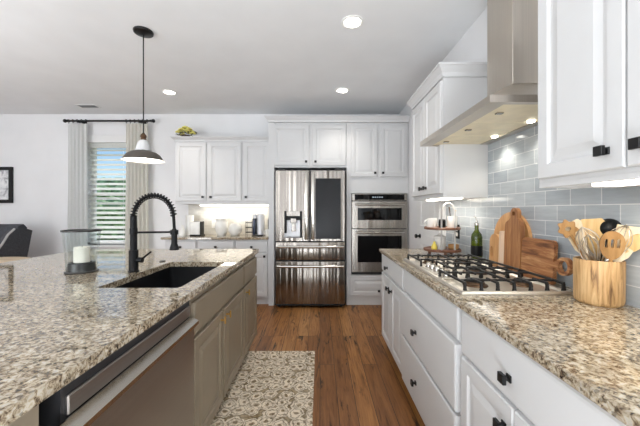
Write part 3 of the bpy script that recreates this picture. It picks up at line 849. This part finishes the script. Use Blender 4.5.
# ------------------------------------------------------------------ island
IX = -.604               # carcass face
fi = face_island(IX)
top = [(-.575, -.3), (-.575, 2.87)]
for k in range(7):
    a = PI/2*k/6; top.append((-2.10-.10*math.sin(a), 2.77+.10*math.cos(a)))
top.append((-2.20, -.3))
SX0, SX1, SY0, SY1 = -1.05, -.66, 1.43, 2.14
def rrect(x0, x1, y0, y1, r, n=4):
    P = []
    for cx, cy, a0 in ((x1-r, y1-r, 0), (x0+r, y1-r, PI/2), (x0+r, y0+r, PI), (x1-r, y0+r, 1.5*PI)):
        for k in range(n+1):
            a = a0+PI/2*k/n; P.append((cx+r*math.cos(a), cy+r*math.sin(a)))
    return P
mb = MB(); mb.plate(top, [rrect(SX0, SX1, SY0, SY1, .02)], lambda p, q: Vector((p[0], p[1], q)), .883, .915)
tag(mb.build('countertop', 'granite', org=(-1.6, 1.3, .883), smooth=30), 'large speckled granite island countertop around the black sink', 'countertop')

def island_unit(y0, y1, label, x1=-1.25):
    t = thing('base_cabinet', (IX, (y0+y1)/2, 0), label, 'cabinet', 'taupe island cabinets')
    mb = MB(); mb.box(IX-.02, IX, y0, y1, .1, .882); mb.box(x1, IX-.02, y0, y0+.018, .1, .882); mb.box(x1, IX-.02, y1-.018, y1, .1, .882); mb.box(x1, IX-.02, y0+.018, y1-.018, .1, .12)
    mb.build('body', 'taupe', t, smooth=0)
    MB().box(x1, IX-.06, y0, y1, .001, .1).build('toe_kick', 'darkkick', t, smooth=0)
    return t
def pull(f, u, v, parent):
    mb = MB()
    p = f(u, v, .019); q = f(u, v, .045)
    mb.cyl(p, q, .006); a = f(u-.004, v-.022, .04); b = f(u+.004, v+.022, .05)
    mb.box(a.x, b.x, a.y, b.y, a.z, b.z, .002)
    mb.build('knob', 'brass', parent)['label'] = 'brass knob'
t = island_unit(1.42, 2.348, 'taupe island sink cabinet with two doors under the black sink')
panel(fi, 1.425, 2.342, .695, .845, 'false_front', 'taupe', t, SLAB)
d = panel(fi, 1.425, 1.845, .13, .672, 'door', 'taupe', t); pull(fi, 1.80, .63, d)
d = panel(fi, 1.865, 2.342, .13, .672, 'door', 'taupe', t); pull(fi, 1.905, .63, d)
t = island_unit(2.352, 2.84, 'narrow taupe cabinet at the refrigerator end of the island')
panel(fi, 2.36, 2.832, .695, .845, 'drawer', 'taupe', t, SLAB)
d = panel(fi, 2.36, 2.832, .13, .672, 'door', 'taupe', t); pull(fi, 2.41, .63, d)
t = island_unit(-.25, .655, 'taupe island cabinet at the near end beside the dishwasher')
panel(fi, .16, .62, .13, .80, 'door', 'taupe', t)
mb = MB(); mb.box(-1.88, -1.26, -.25, 2.84, .001, .882); 
tag(mb.build('island_back_panel', 'taupe', org=(-1.8, 1.3, 0), smooth=0), 'taupe panelled seating side base of the kitchen island', 'island base')

# dishwasher
t = thing('dishwasher', (IX, 1.06, 0), 'stainless dishwasher with bar handle set into the island', 'dishwasher')
MB().box(-1.2, IX-.002, .712, 1.412, .1, .865).build('tub', 'dark', t, smooth=0)
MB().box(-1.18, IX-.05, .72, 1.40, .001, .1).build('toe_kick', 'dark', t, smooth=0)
MB().box(IX, IX+.024, .675, 1.408, .115, .757, .003).build('door', 'steeldw', t)
MB().box(IX-.004, IX+.006, .725, 1.408, .790, .838, .003).build('control_panel', 'steeldw', t)
MB().prism([(IX+.007, .7885), (IX+.012, .7885), (IX+.046, .772), (IX+.046, .7575), (IX+.007, .7575)], lambda p: Vector((p[0], .668, p[1])), lambda p: Vector((p[0], 1.404, p[1]))).build('handle', 'steelbar', t, smooth=0)

# sink
t = thing('kitchen_sink', ((SX0+SX1)/2, (SY0+SY1)/2, .66), 'black undermount sink set in the island countertop', 'sink')
mb = MB()
def rz(i, z): return [Vector((x, y, z)) for x, y in rrect(SX0-.004+i, SX1+.004-i, SY0-.004+i, SY1+.004-i, .03)]
mb.rings([rz(-.015, .8825), rz(-.015, .86), rz(-.004, .86), rz(-.002, .66), rz(.02, .645), rz(.02, .655), rz(.01, .668), rz(0.001, .86), rz(0.0, .8825)], cap0=False, cap1=False)
mb.build('basin_walls', 'blackm', t)
mb = MB(); mb.rings([rz(.012, .651), rz(.012, .662)]); mb.build('basin_floor', 'blackm', t)
MB().lathe([(.045, 0), (.045, .004), (.03, .006), (.002, .003)], (-.855, 1.785, .6625), 20).build('drain', 'gun', t)

# faucet
fx, fy = -1.10, 1.80
t = thing('kitchen_faucet', (fx, fy, .9155), 'black spring-neck kitchen faucet behind the island sink', 'faucet')
mb = MB(); mb.lathe([(.030, 0), (.030, .006), (.0255, .009), (.0255, .125), (.020, .130)], (fx, fy, .9155), 20); mb.build('base', 'blackm', t)
mb = MB(); mb.lathe([(.0185, .1305), (.0185, .22), (.021, .222), (.021, .255), (.0185, .258), (.0175, .33), (.012, .335)], (fx, fy, .9155), 18); mb.build('riser', 'blackm', t)
# arc path
R = .118; cz = .9155+.335-.0
path = [Vector((fx, fy, 1.25-.02))]
for k in range(25):
    a = PI - (PI-.0)*k/24
    path.append(Vector((fx+R+R*math.cos(a), fy, 1.245+R*1.02*math.sin(a))))
path.append(Vector((fx+2*R+.003, fy, 1.19))); path.append(Vector((fx+2*R+.004, fy, 1.168)))
MB().tube(path, .0085, 10).build('hose', 'blackm', t)
# spring
L = [0]
for a, b in zip(path, path[1:]): L.append(L[-1]+(b-a).length)
def at(s_):
    for i in range(len(L)-1):
        if s_ <= L[i+1]:
            u = (s_-L[i])/max(1e-6, L[i+1]-L[i]); return path[i].lerp(path[i+1], u), (path[i+1]-path[i]).normalized()
    return path[-1], (path[-1]-path[-2]).normalized()
pts = []; turns = 23; tot = L[-1]*.84
for k in range(turns*10+1):
    s_ = tot*k/(turns*10); p, d_ = at(s_)
    n1 = Vector((0, 1, 0)); n2 = d_.cross(n1).normalized(); a = 2*PI*k/10
    pts.append(p+n1*((.0152)*math.cos(a))+n2*((.0152)*math.sin(a)))
MB().tube(pts, .0038, 6).build('spring', 'blackm', t)
hx = fx+2*R+.004
MB().lathe([(.006, .0), (.012, -.004), (.016, -.03), (.017, -.09), (.024, -.112), (.026, -.126), (.022, -.128)], (hx, fy, 1.172), 18).build('spray_head', 'blackm', t)
mb = MB(); mb.tube([(fx, fy, 1.147), (hx-.02, fy, 1.150)], .0062, 10); mb.lathe([(.0185, -.014), (.0185, .012), (.0225, .012), (.0225, -.014)], (hx, fy, 1.15), 18, closed=True); mb.build('holder_arm', 'blackm', t)
mb = MB(); mb.cyl((fx+.022, fy, .985), (fx+.052, fy, .985), .016); mb.cyl((fx+.045, fy, .988), (fx+.108, fy-.01, 1.035), .0062, .0048); mb.build('lever', 'blackm', t)
mb = MB(); mb.lathe([(.021, 0), (.021, .004), (.014, .007), (.001, .0075)], (-1.115, 2.16, .9155), 18)
tag(mb.build('sink_button', 'gun', org=(-1.115, 2.16, .9155)), 'small metal air switch button behind the sink corner', 'button')

# hurricane candle holder + candle
hx, hy = -1.405, 1.80
t = thing('candle_holder', (hx, hy, .9155), 'clear glass hurricane holder with dark rim on the island', 'candle holder')
mb = MB(); mb.lathe([(.082, 0), (.084, .004), (.080, .009), (.073, .010), (.067, .055), (.064, .058), (.052, .058), (.05, .05)], (hx, hy, .9155), 32); mb.build('base', 'gun', t)
prof = [(.0715, .0105), (.074, .06), (.081, .14), (.089, .232), (.086, .232), (.078, .14), (.0715, .06), (.0695, .0105)]
mb = MB(); mb.lathe([(r+.004, z*1.027) for r, z in prof], (hx, hy, .9155), 36, closed=True); mb.build('glass_cylinder', 'glass', t)
mb = MB(); mb.lathe([(.090, .2385), (.098, .2385), (.099, .248), (.090, .248)], (hx, hy, .9155), 36, closed=True); mb.build('rim', 'gun', t)
c = thing('pillar_candle', (hx, hy, .974), 'ivory pillar candle inside the glass hurricane holder', 'candle')
MB().lathe([(.040, 0), (.040, .086), (.037, .09), (.03, .088), (.002, .084)], (hx, hy, .974), 24).build('wax', 'wax', c)
MB().cyl((hx, hy, 1.058), (hx+.001, hy, 1.070), .0015, seg=6).build('wick', 'dark', c)

# pendant
px, py = -1.43, 2.47
t = thing('pendant_lamp', (px, py, 1.68), 'grey metal dome pendant lamp hanging over the island', 'pendant lamp')
MB().lathe([(.072, 0), (.075, -.006), (.072, -.018), (.055, -.026), (.012, -.032), (.003, -.034)], (px, py, ZC-.001), 24).build('canopy', 'black', t)
MB().cyl((px, py, ZC-.03), (px, py, 1.905), .0045, seg=10).build('cord', 'black', t)
MB().lathe([(.006, .225), (.014, .215), (.022, .205), (.024, .19), (.018, .185), (.022, .17), (.022, .150), (.010, .145)], (px, py, 1.68), 18).build('socket', 'aged', t)
mb = MB(); mb.lathe([(.024, .165), (.044, .14), (.058, .080), (.0555, .080), (.042, .138), (.022, .162)], (px, py, 1.68), 24, closed=True); mb.build('glass_collar', 'sheenglass', t)
out = [(.030, .080), (.060, .077), (.095, .066), (.122, .046), (.138, .022), (.146, .008), (.158, 0.0)]
inn = [(r-.003, z-.003) for r, z in out]
mb = MB(); mb.lathe([(.006, .09)]+out, (px, py, 1.68), 40, cap0=True, cap1=False); mb.build('shade', 'shade', t)
mb = MB(); mb.lathe([(.006, .086)]+inn[:-1]+[(.1572, -.001)], (px, py, 1.68), 40, cap0=True, cap1=False); mb.build('shade_lining', 'enamel', t)
MB().ball((px, py, 1.715), .028, 2).build('bulb', 'bulb', t)
l = bpy.data.lights.new('pendant_light', 'POINT'); l.energy = 2.5; l.shadow_soft_size = .05; l.color = (1, .94, .85)
o = bpy.data.objects.new('pendant_light', l); COL.objects.link(o); o.parent = t; o.location = (0, 0, -.01)

# ------------------------------------------------------------------ dining corner
t = thing('round_table', (-3.4, 2.95, 0), 'light wooden round table edge showing behind the island', 'table')
MB().lathe([(.44, .728), (.46, .735), (.46, .755), (.45, .76)], (-3.4, 2.95, 0), 48).build('table_top', 'tablew', t)
MB().lathe([(.26, .001), (.26, .02), (.06, .05), (.045, .1), (.045, .66), (.12, .727)], (-3.4, 2.95, 0), 28).build('pedestal', 'tablew', t)
t = thing('armchair', (-4.33, 3.85, 0), 'charcoal fabric armchair with pale piping below the framed picture', 'armchair')
side = [(3.45, .30), (4.12, .30), (4.12, .66), (4.19, 1.0), (4.10, 1.03), (3.95, 1.035), (3.87, .97), (3.80, .86), (3.72, .76), (3.6, .68), (3.45, .65)]
for x in (-4.71, -4.02):
    s_ = MB().prism(side, lambda p: Vector((x, p[0], p[1])), lambda p: Vector((x+.07, p[0], p[1]))).build('side_panel', 'chair', t)
    MB().tube([Vector((x+.064, y, z)) for y, z in side[5:]], .013, 8).build('piping', 'pipe', s_)
MB().prism([(4.0, .32), (4.11, .32), (4.19, 1.04), (4.14, 1.09), (4.06, 1.06)], lambda p: Vector((-4.637, p[0], p[1])), lambda p: Vector((-4.023, p[0], p[1]))).build('backrest', 'chair', t)
MB().box(-4.637, -4.023, 3.45, 3.998, .30, .47, .03, 3).build('seat', 'chair', t)
for x in (-4.67, -3.99):
    for y in (3.50, 4.07): MB().cyl((x, y, .001), (x, y, .299), .014, .02).build('leg', 'darkwood', t)

# rug
tag(MB().box(-.655, -.045, .35, 2.75, .001, .010, .003).build('runner_rug', 'rug', org=(-.32, 1.55, 0)), 'cream and olive floral runner rug on the wooden floor', 'rug')

# ------------------------------------------------------------------ things on the back counter
Yc = 4.38
t = thing('paper_towel_roll', (-1.90, 4.45, .9155), 'tall white cylinder at the window end of the back counter', 'roll')
MB().lathe([(.055, 0), (.055, .29), (.015, .29), (.015, .288)], (-1.90, 4.45, .9155), 24).build('roll', 'ceramic', t)
tag(MB().lathe([(.045, 0), (.047, .01), (.04, .08), (.018, .12), (.014, .15), (.004, .152)], (-1.955, 4.33, .9155), 20).build('soap_bottle', 'ceramic', org=(-1.955, 4.33, .9155)), 'small white tapered bottle in front of tall white cylinder', 'bottle')
t = thing('toaster', (-1.745, 4.34, .9155), 'white boxy toaster with black side on the back counter', 'toaster')
MB().box(-1.82, -1.685, 4.27, 4.42, .933, 1.115, .012, 3).build('body', 'ceramic', t)
MB().box(-1.825, -1.665, 4.265, 4.425, .9157, .9325, .004).build('base', 'blackm', t)
MB().box(-1.6845, -1.676, 4.275, 4.415, .933, 1.118, .004).build('side_panel', 'blackm', t)
mb = MB(); mb.box(-1.80, -1.71, 4.30, 4.32, 1.1145, 1.117); mb.box(-1.80, -1.71, 4.36, 4.38, 1.1145, 1.117); mb.build('slots', 'dark', t, smooth=0)
t = thing('wall_outlet', (-1.60, YB-.009, 1.07), 'white outlet plate on cream tile beside the taller white vase', 'outlet')
MB().box(-1.637, -1.567, YB-.014, YB-.0085, 1.01, 1.125, .003).build('plate', 'trim', t)
mb = MB(); mb.box(-1.62, -1.584, YB-.016, YB-.0142, 1.025, 1.06); mb.box(-1.62, -1.584, YB-.016, YB-.0142, 1.075, 1.11); mb.build('socket', 'ceramic', t, smooth=0)
tag(MB().lathe([(.055, 0), (.068, .02), (.088, .09), (.090, .13), (.080, .185), (.072, .20), (.078, .225), (.084, .235), (.074, .235), (.064, .20), (.07, .18)], (-1.415, 4.38, .9155), 28).build('ceramic_vase', 'ceramic', org=(-1.415, 4.38, .9155)), 'taller white ceramic vase with flared neck on the back counter', 'vase', 'white vases')
tag(MB().lathe([(.05, 0), (.07, .015), (.094, .06), (.096, .1), (.08, .145), (.062, .165), (.066, .175), (.054, .175), (.05, .16)], (-1.215, 4.37, .9155), 28).build('ceramic_vase', 'ceramic', org=(-1.215, 4.37, .9155)), 'shorter round white ceramic vase on the back counter', 'vase', 'white vases')
t = thing('pod_rack', (-1.03, 4.46, .9155), 'small wire rack between the round vase and coffee maker', 'rack')
mb = MB()
for x in (-1.075, -.985):
    for y in (4.42, 4.50): mb.cyl((x, y, .916), (x, y, 1.12), .004, seg=6)
mb.build('posts', 'gun', t)
for z in (.95, 1.02, 1.09): MB().box(-1.08, -.98, 4.415, 4.505, z, z+.012, .002).build('shelf', 'dark', t)
t = thing('coffee_maker', (-.88, 4.38, .9155), 'silver and navy pod coffee maker beside the refrigerator', 'coffee maker')
MB().lathe([(.06, 0), (.06, .285), (.05, .305), (.03, .312), (.002, .313)], (-.86, 4.40, .9155), 28).build('body', 'silver', t)
MB().box(-.955, -.915, 4.30, 4.42, .93, 1.16, .01, 2).build('water_tank', 'navy', t)
MB().box(-.96, -.81, 4.28, 4.345, .9157, .929, .004).build('base', 'dark', t)
MB().lathe([(.035, 0), (.035, .05), (.028, .06)], (-.93, 4.36, 1.161), 18).build('brew_head', 'silver', t)
tag(MB().lathe([(.026, 0), (.028, .22), (.02, .235), (.02, .26), (.003, .262)], (-.735, 4.46, .9155), 18).build('dark_tumbler', 'blackm', org=(-.735, 4.46, .9155)), 'tall black tumbler between coffee maker and refrigerator', 'tumbler')
t = thing('coffee_mug', (-.735, 4.31, .9155), 'white mug at the refrigerator end of the back counter', 'mug')
MB().lathe([(.03, 0), (.035, .01), (.036, .09), (.033, .09), (.031, .012)], (-.74, 4.31, .9155), 20).build('cup', 'ceramic', t)
mb = MB(); mb.tube([(-.74-.035-.018*math.sin(a), 4.31, .962+.025*math.cos(a)) for a in [PI*k/8 for k in range(9)]], .004, 6); mb.build('handle', 'ceramic', t)

# yellow flowers on the wall cabinet
c = Vector((-1.905, 4.33, 2.301))
t = thing('flower_arrangement', c, 'yellow flower arrangement on top of the white wall cabinet', 'flowers')
MB().lathe([(.04, 0), (.06, .02), (.06, .04), (.05, .04), (.045, .02)], c, 20).build('bowl', 'darkwood', t)
mb = MB()
for k in range(26):
    a = random.uniform(0, 2*PI); r = random.uniform(.02, .13)
    p = c+Vector((r*math.cos(a), r*.7*math.sin(a), .035+random.uniform(0, .05)))
    q = p+Vector((.05*math.cos(a), .04*math.sin(a), random.uniform(-.02, .03)))
    mb.tube([p, p.lerp(q, .5)+Vector((0, 0, .006)), q], [.003, .016, .002], 6, flat=.35)
mb.build('leaves', 'leaf', t)
for k in range(15):
    a = k*2.39996; r = .112*math.sqrt((k+.2)/15)
    p = c+Vector((r*math.cos(a), r*.7*math.sin(a), .150-.095*(r/.112)**2+random.uniform(-.008, .012)))
    mb = MB()
    for j in range(3):
        for i in range(6):
            b_ = 2*PI*(i+.5*j)/6; rr = .012+.011*j
            mb.ball(p+Vector((rr*math.cos(b_), rr*math.sin(b_),   .012-.007*j)), .015, 1, (1, 1, .7))
    mb.ball(p+Vector((0, 0, .012)), .012, 1)
    mb.build('blossom', 'yellow', t)

# ------------------------------------------------------------------ things on the range counter
# tiered tray
tx, ty, tz = 1.0, 2.5, .9155
t = thing('tiered_tray', (tx, ty, tz), 'two-tier round wooden tray stand with arched handle by backsplash', 'tray')
for z, r in ((.03, .145), (.205, .14)):
    MB().lathe([(r-.01, z), (r, z+.003), (r, z+.018), (r-.006, z+.022), (r-.012, z+.014), (.001, z+.014)], (tx, ty, tz), 36).build('tier', 'traywood', t)
mb = MB()
for k in range(3):
    a = 2*PI*k/3+.4; mb.lathe([(.012, 0), (.014, .015), (.012, .0295)], (tx+.1*math.cos(a), ty+.1*math.sin(a), tz), 12)
mb.build('feet', 'traywood', t)
mb = MB(); pts = []
for k in range(21):
    a = PI*k/20; pts.append((tx-.052*math.cos(a), ty-.12, tz+.335+.085*math.sin(a)))
pts = [(tx-.052, ty-.12, tz+.222)]+pts+[(tx+.052, ty-.12, tz+.222)]
mb.tube(pts, .011, 8, flat=.5)
mb.build('handle', 'pipe', t)
for sx in (-1, 1): MB().cyl((tx+sx*.052, ty-.12, tz+.046), (tx+sx*.052, ty-.12, tz+.224), .007).build('post', 'pipe', t)
U = tz+.2195; D = tz+.0445
t2 = thing('white_mug', (.93, 2.52, U), 'white mug on the upper tier of tray at the pantry side', 'mug')
MB().lathe([(.036, 0), (.042, .01), (.042, .075), (.038, .075), (.036, .012)], (.925, 2.52, U), 22).build('cup', 'ceramic', t2)
mb = MB(); mb.tube([(.925-.042-.02*math.sin(a), 2.52, U+.04+.024*math.cos(a)) for a in [PI*k/8 for k in range(9)]], .005, 6); mb.build('handle', 'ceramic', t2)
t2 = thing('black_canister', (.99, 2.45, U), 'small black jar between the white cups on upper tier', 'jar')
MB().lathe([(.026, 0), (.028, .004), (.028, .055), (.024, .058)], (.985, 2.46, U), 20).build('jar', 'blackm', t2)
MB().lathe([(.027, .0585), (.027, .068), (.01, .071)], (.985, 2.46, U), 20).build('lid', 'dark', t2)
tag(MB().lathe([(.034, 0), (.038, .01), (.040, .095), (.036, .095), (.034, .012)], (1.075, 2.48, U), 22).build('white_crock', 'ceramic', org=(1.075, 2.48, U)), 'white cup holding small dark tools on upper tier', 'cup')
for (dx, dy, col, lb, h) in ((-.012, .0, 'darkwood', 'dark wooden stirrer standing taller in white cup on tray', .155), (.014, .008, 'copper', 'tan wooden stirrer standing in white cup on tray', .13)):
    mb = MB(); b0 = Vector((1.075+dx*.6, 2.48+dy, U+.014)); mb.tube([b0, b0+Vector((dx, 0, h*.7)), b0+Vector((dx*1.5, 0, h))], [.004, .005, .009], 8, flat=.6)
    tag(mb.build('wooden_stirrer', col, org=b0), lb, 'utensil')
tag(MB().lathe([(.016, 0), (.022, .008), (.024, .025), (.016, .045), (.009, .055), (.009, .068), (.003, .07)], (.915, 2.44, D), 18).build('yellow_bottle', 'lemon', org=(.915, 2.44, D)), 'small yellow bottle on the lower tier of tray', 'bottle')
t2 = thing('sugar_canister', (.985, 2.47, D), 'white lidded canister on the lower tier of tray', 'canister')
MB().lathe([(.044, 0), (.046, .006), (.046, .085), (.042, .088)], (.985, 2.51, D), 24).build('jar', 'ceramic', t2)
MB().lathe([(.046, .0885), (.046, .105), (.02, .112), (.01, .128), (.002, .13)], (.985, 2.51, D), 24).build('lid', 'ceramic', t2)
tag(MB().lathe([(.028, 0), (.04, .01), (.042, .04), (.038, .04), (.03, .012)], (1.09, 2.49, D), 20).build('wooden_bowl', 'copper', org=(1.09, 2.49, D)), 'small tan wooden bowl on the lower tier of tray', 'bowl')
# black outlet on tile
t2 = thing('wall_outlet', (XR-.009, 2.62, 1.10), 'black outlet plate on the grey tile behind the tiered tray', 'outlet')
MB().box(XR-.0145, XR-.0085, 2.58, 2.655, 1.035, 1.155, .002).build('plate', 'blackm', t2)
for z in (1.055, 1.10): MB().box(XR-.0165, XR-.0147, 2.60, 2.635, z, z+.032, .001).build('socket', 'ceramic', t2)

# oil bottle
bx, by = 1.125, 2.19
t2 = thing('oil_bottle', (bx, by, .9155), 'dark green glass oil bottle with steel pourer behind the cooktop', 'bottle')
MB().lathe([(.034, 0), (.037, .006), (.037, .17), (.033, .19), (.016, .215), (.0135, .225), (.0135, .255)], (bx, by, .9155), 24).build('glass_body', 'bottle', t2)
MB().lathe([(.0385, .04), (.0385, .11)], (bx, by, .9155), 24, cap0=True, cap1=True).build('bottle_label', 'blackm', t2)
mb = MB(); mb.lathe([(.015, .2555), (.015, .27), (.008, .275), (.006, .29)], (bx, by, .9155), 14); mb.tube([(bx, by, 1.20), (bx-.004, by+.003, 1.225), (bx-.016, by+.006, 1.238)], [.005, .004, .003], 8); mb.build('pourer', 'steelbar', t2)

# cutting boards (leaning on the tile)
def yz(X, lean, zb=.9157):
    k = math.tan(lean)
    return lambda p, q: Vector((X+q+k*(p[1]-zb), p[0], p[1]))
def circ(cy, cz, r, n=40, ry=1): return [(cy+r*ry*math.cos(2*PI*k/n), cz+r*math.sin(2*PI*k/n)) for k in range(n)]
zb = .9157
# round
cy, cz, r = 1.865, zb+.176, .176
mb = MB(); mb.plate(circ(cy, cz, r, 56), [], yz(1.152, .045), 0, .018)
tag(mb.build('cutting_board', 'boardround', org=(1.15, cy, zb)), 'round pale wood cutting board at the back against grey tile', 'cutting board', 'cutting boards')
# pale board with a small slot handle
t2 = thing('cutting_board', (1.1, 1.92, zb), 'tan board with pale front edge and slot handle on the bottle side', 'cutting board', 'cutting boards')
f_ = yz(1.086, .03)
mb = MB(); o_ = rrect(1.862, 1.965, zb, zb+.215, .05, 6)
mb.plate(o_, [circ(1.94, zb+.10, .036, 16, .42)], f_, .002, .022)
mb.build('board', 'boardround', t2)
mb = MB(); mb.plate([(1.846, zb), (1.861, zb), (1.861, zb+.215), (1.857, zb+.236), (1.846, zb+.238)], [], f_, 0, .024); mb.build('edge_strip', 'boardpale', t2)['label'] = 'pale edge strip'
# tall paddle
mb = MB(); P = [(1.70, zb), (1.845, zb), (1.845, zb+.27), (1.838, zb+.29), (1.81, zb+.305), (1.795, zb+.32)]
P += [(1.765+.032*math.cos(a), zb+.345+.032*math.sin(a)) for a in [PI*(-.05+1.1*k/10) for k in range(11)]]
P += [(1.735, zb+.32), (1.72, zb+.305), (1.706, zb+.29), (1.70, zb+.27)]
mb.plate(P, [circ(1.765, zb+.343, .014, 14)], yz(1.110, .03), 0, .024)
tag(mb.build('cutting_board', 'boardtall', org=(1.1, 1.77, zb)), 'tall brown paddle board with looped top handle', 'cutting board', 'cutting boards')
# rectangular with ring handle
mb = MB(); y0, y1, z0, z1 = 1.462, 1.693, zb, zb+.215
P = rrect(y0, y1, z0, z1, .022, 4)
mid = zb+.104
P2 = []
i_min = [i for i, p in enumerate(P) if abs(p[0]-y0) < 1e-4]
# insert ring handle on the low-y side between the two left corners
for i, p in enumerate(P):
    P2.append(p)
    if i == i_min[0]:
        P2 += [(y0, mid+.014), (y0-.02, mid+.016)] + [(y0-.058+.042*math.cos(a), mid+.042*math.sin(a)) for a in [.45+(2*PI-.9)*k/18 for k in range(19)]] + [(y0-.02, mid-.016), (y0, mid-.014)]
mb.plate(P2, [circ(y0-.058, mid, .027, 18)], yz(1.112, .05), 0, .02)
tag(mb.build('cutting_board', 'boardrect', org=(1.11, 1.58, zb)), 'rectangular striped acacia board with ring handle beside the crock', 'cutting board', 'cutting boards')

# crock
kx, ky = 1.095, 1.20
t2 = thing('utensil_crock', (kx, ky, .9155), 'wooden utensil crock with vertical grain on granite counter', 'crock')
MB().lathe([(.066, 0), (.073, .006), (.0765, .018), (.0775, .168), (.0755, .172), (.069, .172), (.067, .165), (.066, .02), (.001, .018)], (kx, ky, .9155), 40).build('body', 'crock', t2)
RIM = .9155+.172; BOT = .9155+.019
def orient(base, tip):
    d = (tip-base); ln = d.length; d.normalize()
    n = Vector((-kx*.5, -1, .1)); n = (n-d*n.dot(d)).normalized()
    x = n.cross(d)
    return Matrix((( x.x, n.x, d.x, base.x), (x.y, n.y, d.y, base.y), (x.z, n.z, d.z, base.z), (0, 0, 0, 1))), ln
def utensil(name, base, tip, label, mat, fn, parts=None):
    base, tip = Vector(base), Vector(tip)
    Mx, ln = orient(base, tip)
    o = fn(ln)          # returns list of (part name, MB, mat)
    root = thing(name, base, label, 'utensil', 'utensils in the wooden crock')
    for pn, mb, mm in o:
        bmesh.ops.transform(mb.bm, matrix=Mx, verts=mb.bm.verts[:])
        mb.build(pn, mm, root)
def handle(ln, h, r=.0055): return MB().tube([(0, 0, .0), (0, 0, (ln-h)*.5), (0, 0, ln-h+.01)], [r*.9, r, r*1.1], 10)
def spoonhead(ln, h, w, holes, th=.010, flat=False):
    n = 28; P = []
    for k in range(n):
        a = 2*PI*k/n; z = ln-h/2+h/2*math.sin(a)
        P.append((w/2*math.cos(a)*(1.0+.10*math.sin(a)), z))
    mb = MB(); mb.plate(P, holes, lambda p, q: Vector((p[0], q-(0 if flat else .10*(1-(p[0]/w*2)**2)*w), p[1])), -th/2, th/2)
    return mb
def slotted(ln):
    hs = [[(x-.0045, ln-.062), (x+.0045, ln-.062), (x+.0045, ln-.032), (x, ln-.028), (x-.0045, ln-.032)] for x in (-.017, 0, .017)]
    return [('handle', handle(ln, .1), 'spoon'), ('bowl', spoonhead(ln, .108, .072, hs, .01, True), 'spoon')]
def spatula(mat, w1, w2, h, skew=0.0):
    def fn(ln):
        P = [(-.006, ln-h-.03), (.006, ln-h-.03), (w1/2, ln-h), (w2/2, ln-.012), (w2/2-.008, ln-skew), (-w2/2+.008, ln), (-w2/2, ln-.012), (-w1/2, ln-h)]
        mb = MB(); mb.plate(P, [], lambda p, q: Vector((p[0], q, p[1])), -.0035, .0035)
        return [('handle', handle(ln, h), mat), ('blade', mb, mat)]
    return fn
def spoon(mat, w, h):
    return lambda ln: [('handle', handle(ln, h), mat), ('bowl', spoonhead(ln, h, w, [], .009), mat)]
def whisk(ln):
    h = .15
    out = [('handle', handle(ln, h, .008), 'steelbar')]
    mb = MB()
    for k in range(6):
        a = PI*k/6
        pts = []
        for i in range(19):
            u = PI*2*i/18-PI/2*0
            s_ = math.sin(PI*i/18); rr = .036*math.sin(PI*i/18*2)*.5+0
            t_ = i/18
            side_ = 1 if t_ < .5 else -1
            q = t_*2 if t_ < .5 else (1-t_)*2
            rad = .037*math.sin(PI*min(1, q*.93+.0)**1.35*.78) if q < 1 else 0
            rad = .037*(math.sin(PI*q**1.3)**.8 if 0 < q < 1 else 0)
            z = ln-h+h*q
            pts.append(Vector((side_*rad*math.cos(a), side_*rad*math.sin(a), z)))
        mb.tube(pts, .0013, 5)
    out.append(('wires', mb, 'wire'))
    return out
def pasta(ln):
    h = .07; n = 30; P = []
    for k in range(n):
        a = 2*PI*k/n; b_ = 1+.16*math.cos(7*a)
        P.append((.030*b_*math.cos(a), ln-h/2+h/2*b_*math.sin(a)))
    mb = MB(); mb.plate(P, [circ(0, ln-h/2, .010, 14)], lambda p, q: Vector((p[0], q, p[1])), -.005, .005)
    return [('handle', handle(ln, h), 'spoon'), ('head', mb, 'spoon')]
def ladle(ln):
    mb = MB(); mb.lathe([(.002, -.026), (.022, -.022), (.036, -.008), (.040, .008), (.037, .008), (.032, -.006), (.018, -.018), (.001, -.021)], (0, -.008, ln-.04), 22, axis=(0, -1, 0))
    return [('handle', handle(ln, .06), 'blackm'), ('bowl', mb, 'blackm')]
def P3(x, y, Y): return Vector(((x-320)*Y/305, Y, 1.28-(y-210)*Y/305))
utensil('slotted_spoon', (kx-.0, ky-.04, BOT+.008), (1.074, 1.118, 1.202), 'wooden spoon with three slots at the front of crock', 'spoon', slotted)
utensil('wooden_spatula', (kx+.01, ky+.0, BOT+.006), (1.09, 1.225, 1.245), 'broad golden spatula with square end at the middle of crock', 'palewood', spatula('palewood', .05, .078, .11))
utensil('wooden_spatula', (kx+.03, ky+.01, BOT+.006), (1.018, 1.245, 1.235), 'pale cream spatula leaning toward the cutting boards', 'creamwood', spatula('creamwood', .045, .07, .12, .01))
utensil('wire_whisk', (kx+.035, ky-.02, BOT+.01), (1.005, 1.17, 1.215), 'wire whisk at the crock side facing the cutting boards', 'wire', whisk)
utensil('wire_whisk', (kx-.02, ky-.03, BOT+.01), (1.045, 1.19, 1.185), 'smaller wire whisk beside the slotted spoon', 'wire', whisk)
utensil('pasta_spoon', (kx+.045, ky+.02, BOT+.008), (.985, 1.235, 1.235), 'scalloped brown pasta spoon leaning farthest toward the cutting boards', 'spoon', pasta)
utensil('ladle', (kx-.02, ky+.03, BOT+.008), (1.148, 1.19, 1.245), 'black ladle behind the slotted spoon', 'blackm', ladle)
utensil('wire_whisk', (kx-.04, ky+.0, BOT+.01), (1.132, 1.125, 1.225), 'wire whisk in front of the pale spatula by the tile', 'wire', whisk)
utensil('wooden_spatula', (kx-.03, ky-.035, BOT+.006), (1.152, 1.12, 1.225), 'pale spatula leaning toward the tile wall', 'creamwood', spatula('creamwood', .05, .085, .12, .012))
utensil('wooden_spoon', (kx-.048, ky+.015, BOT+.008), (1.165, 1.10, 1.19), 'wooden spoon lowest on the side away from the cutting boards', 'palewood', spoon('palewood', .045, .08))
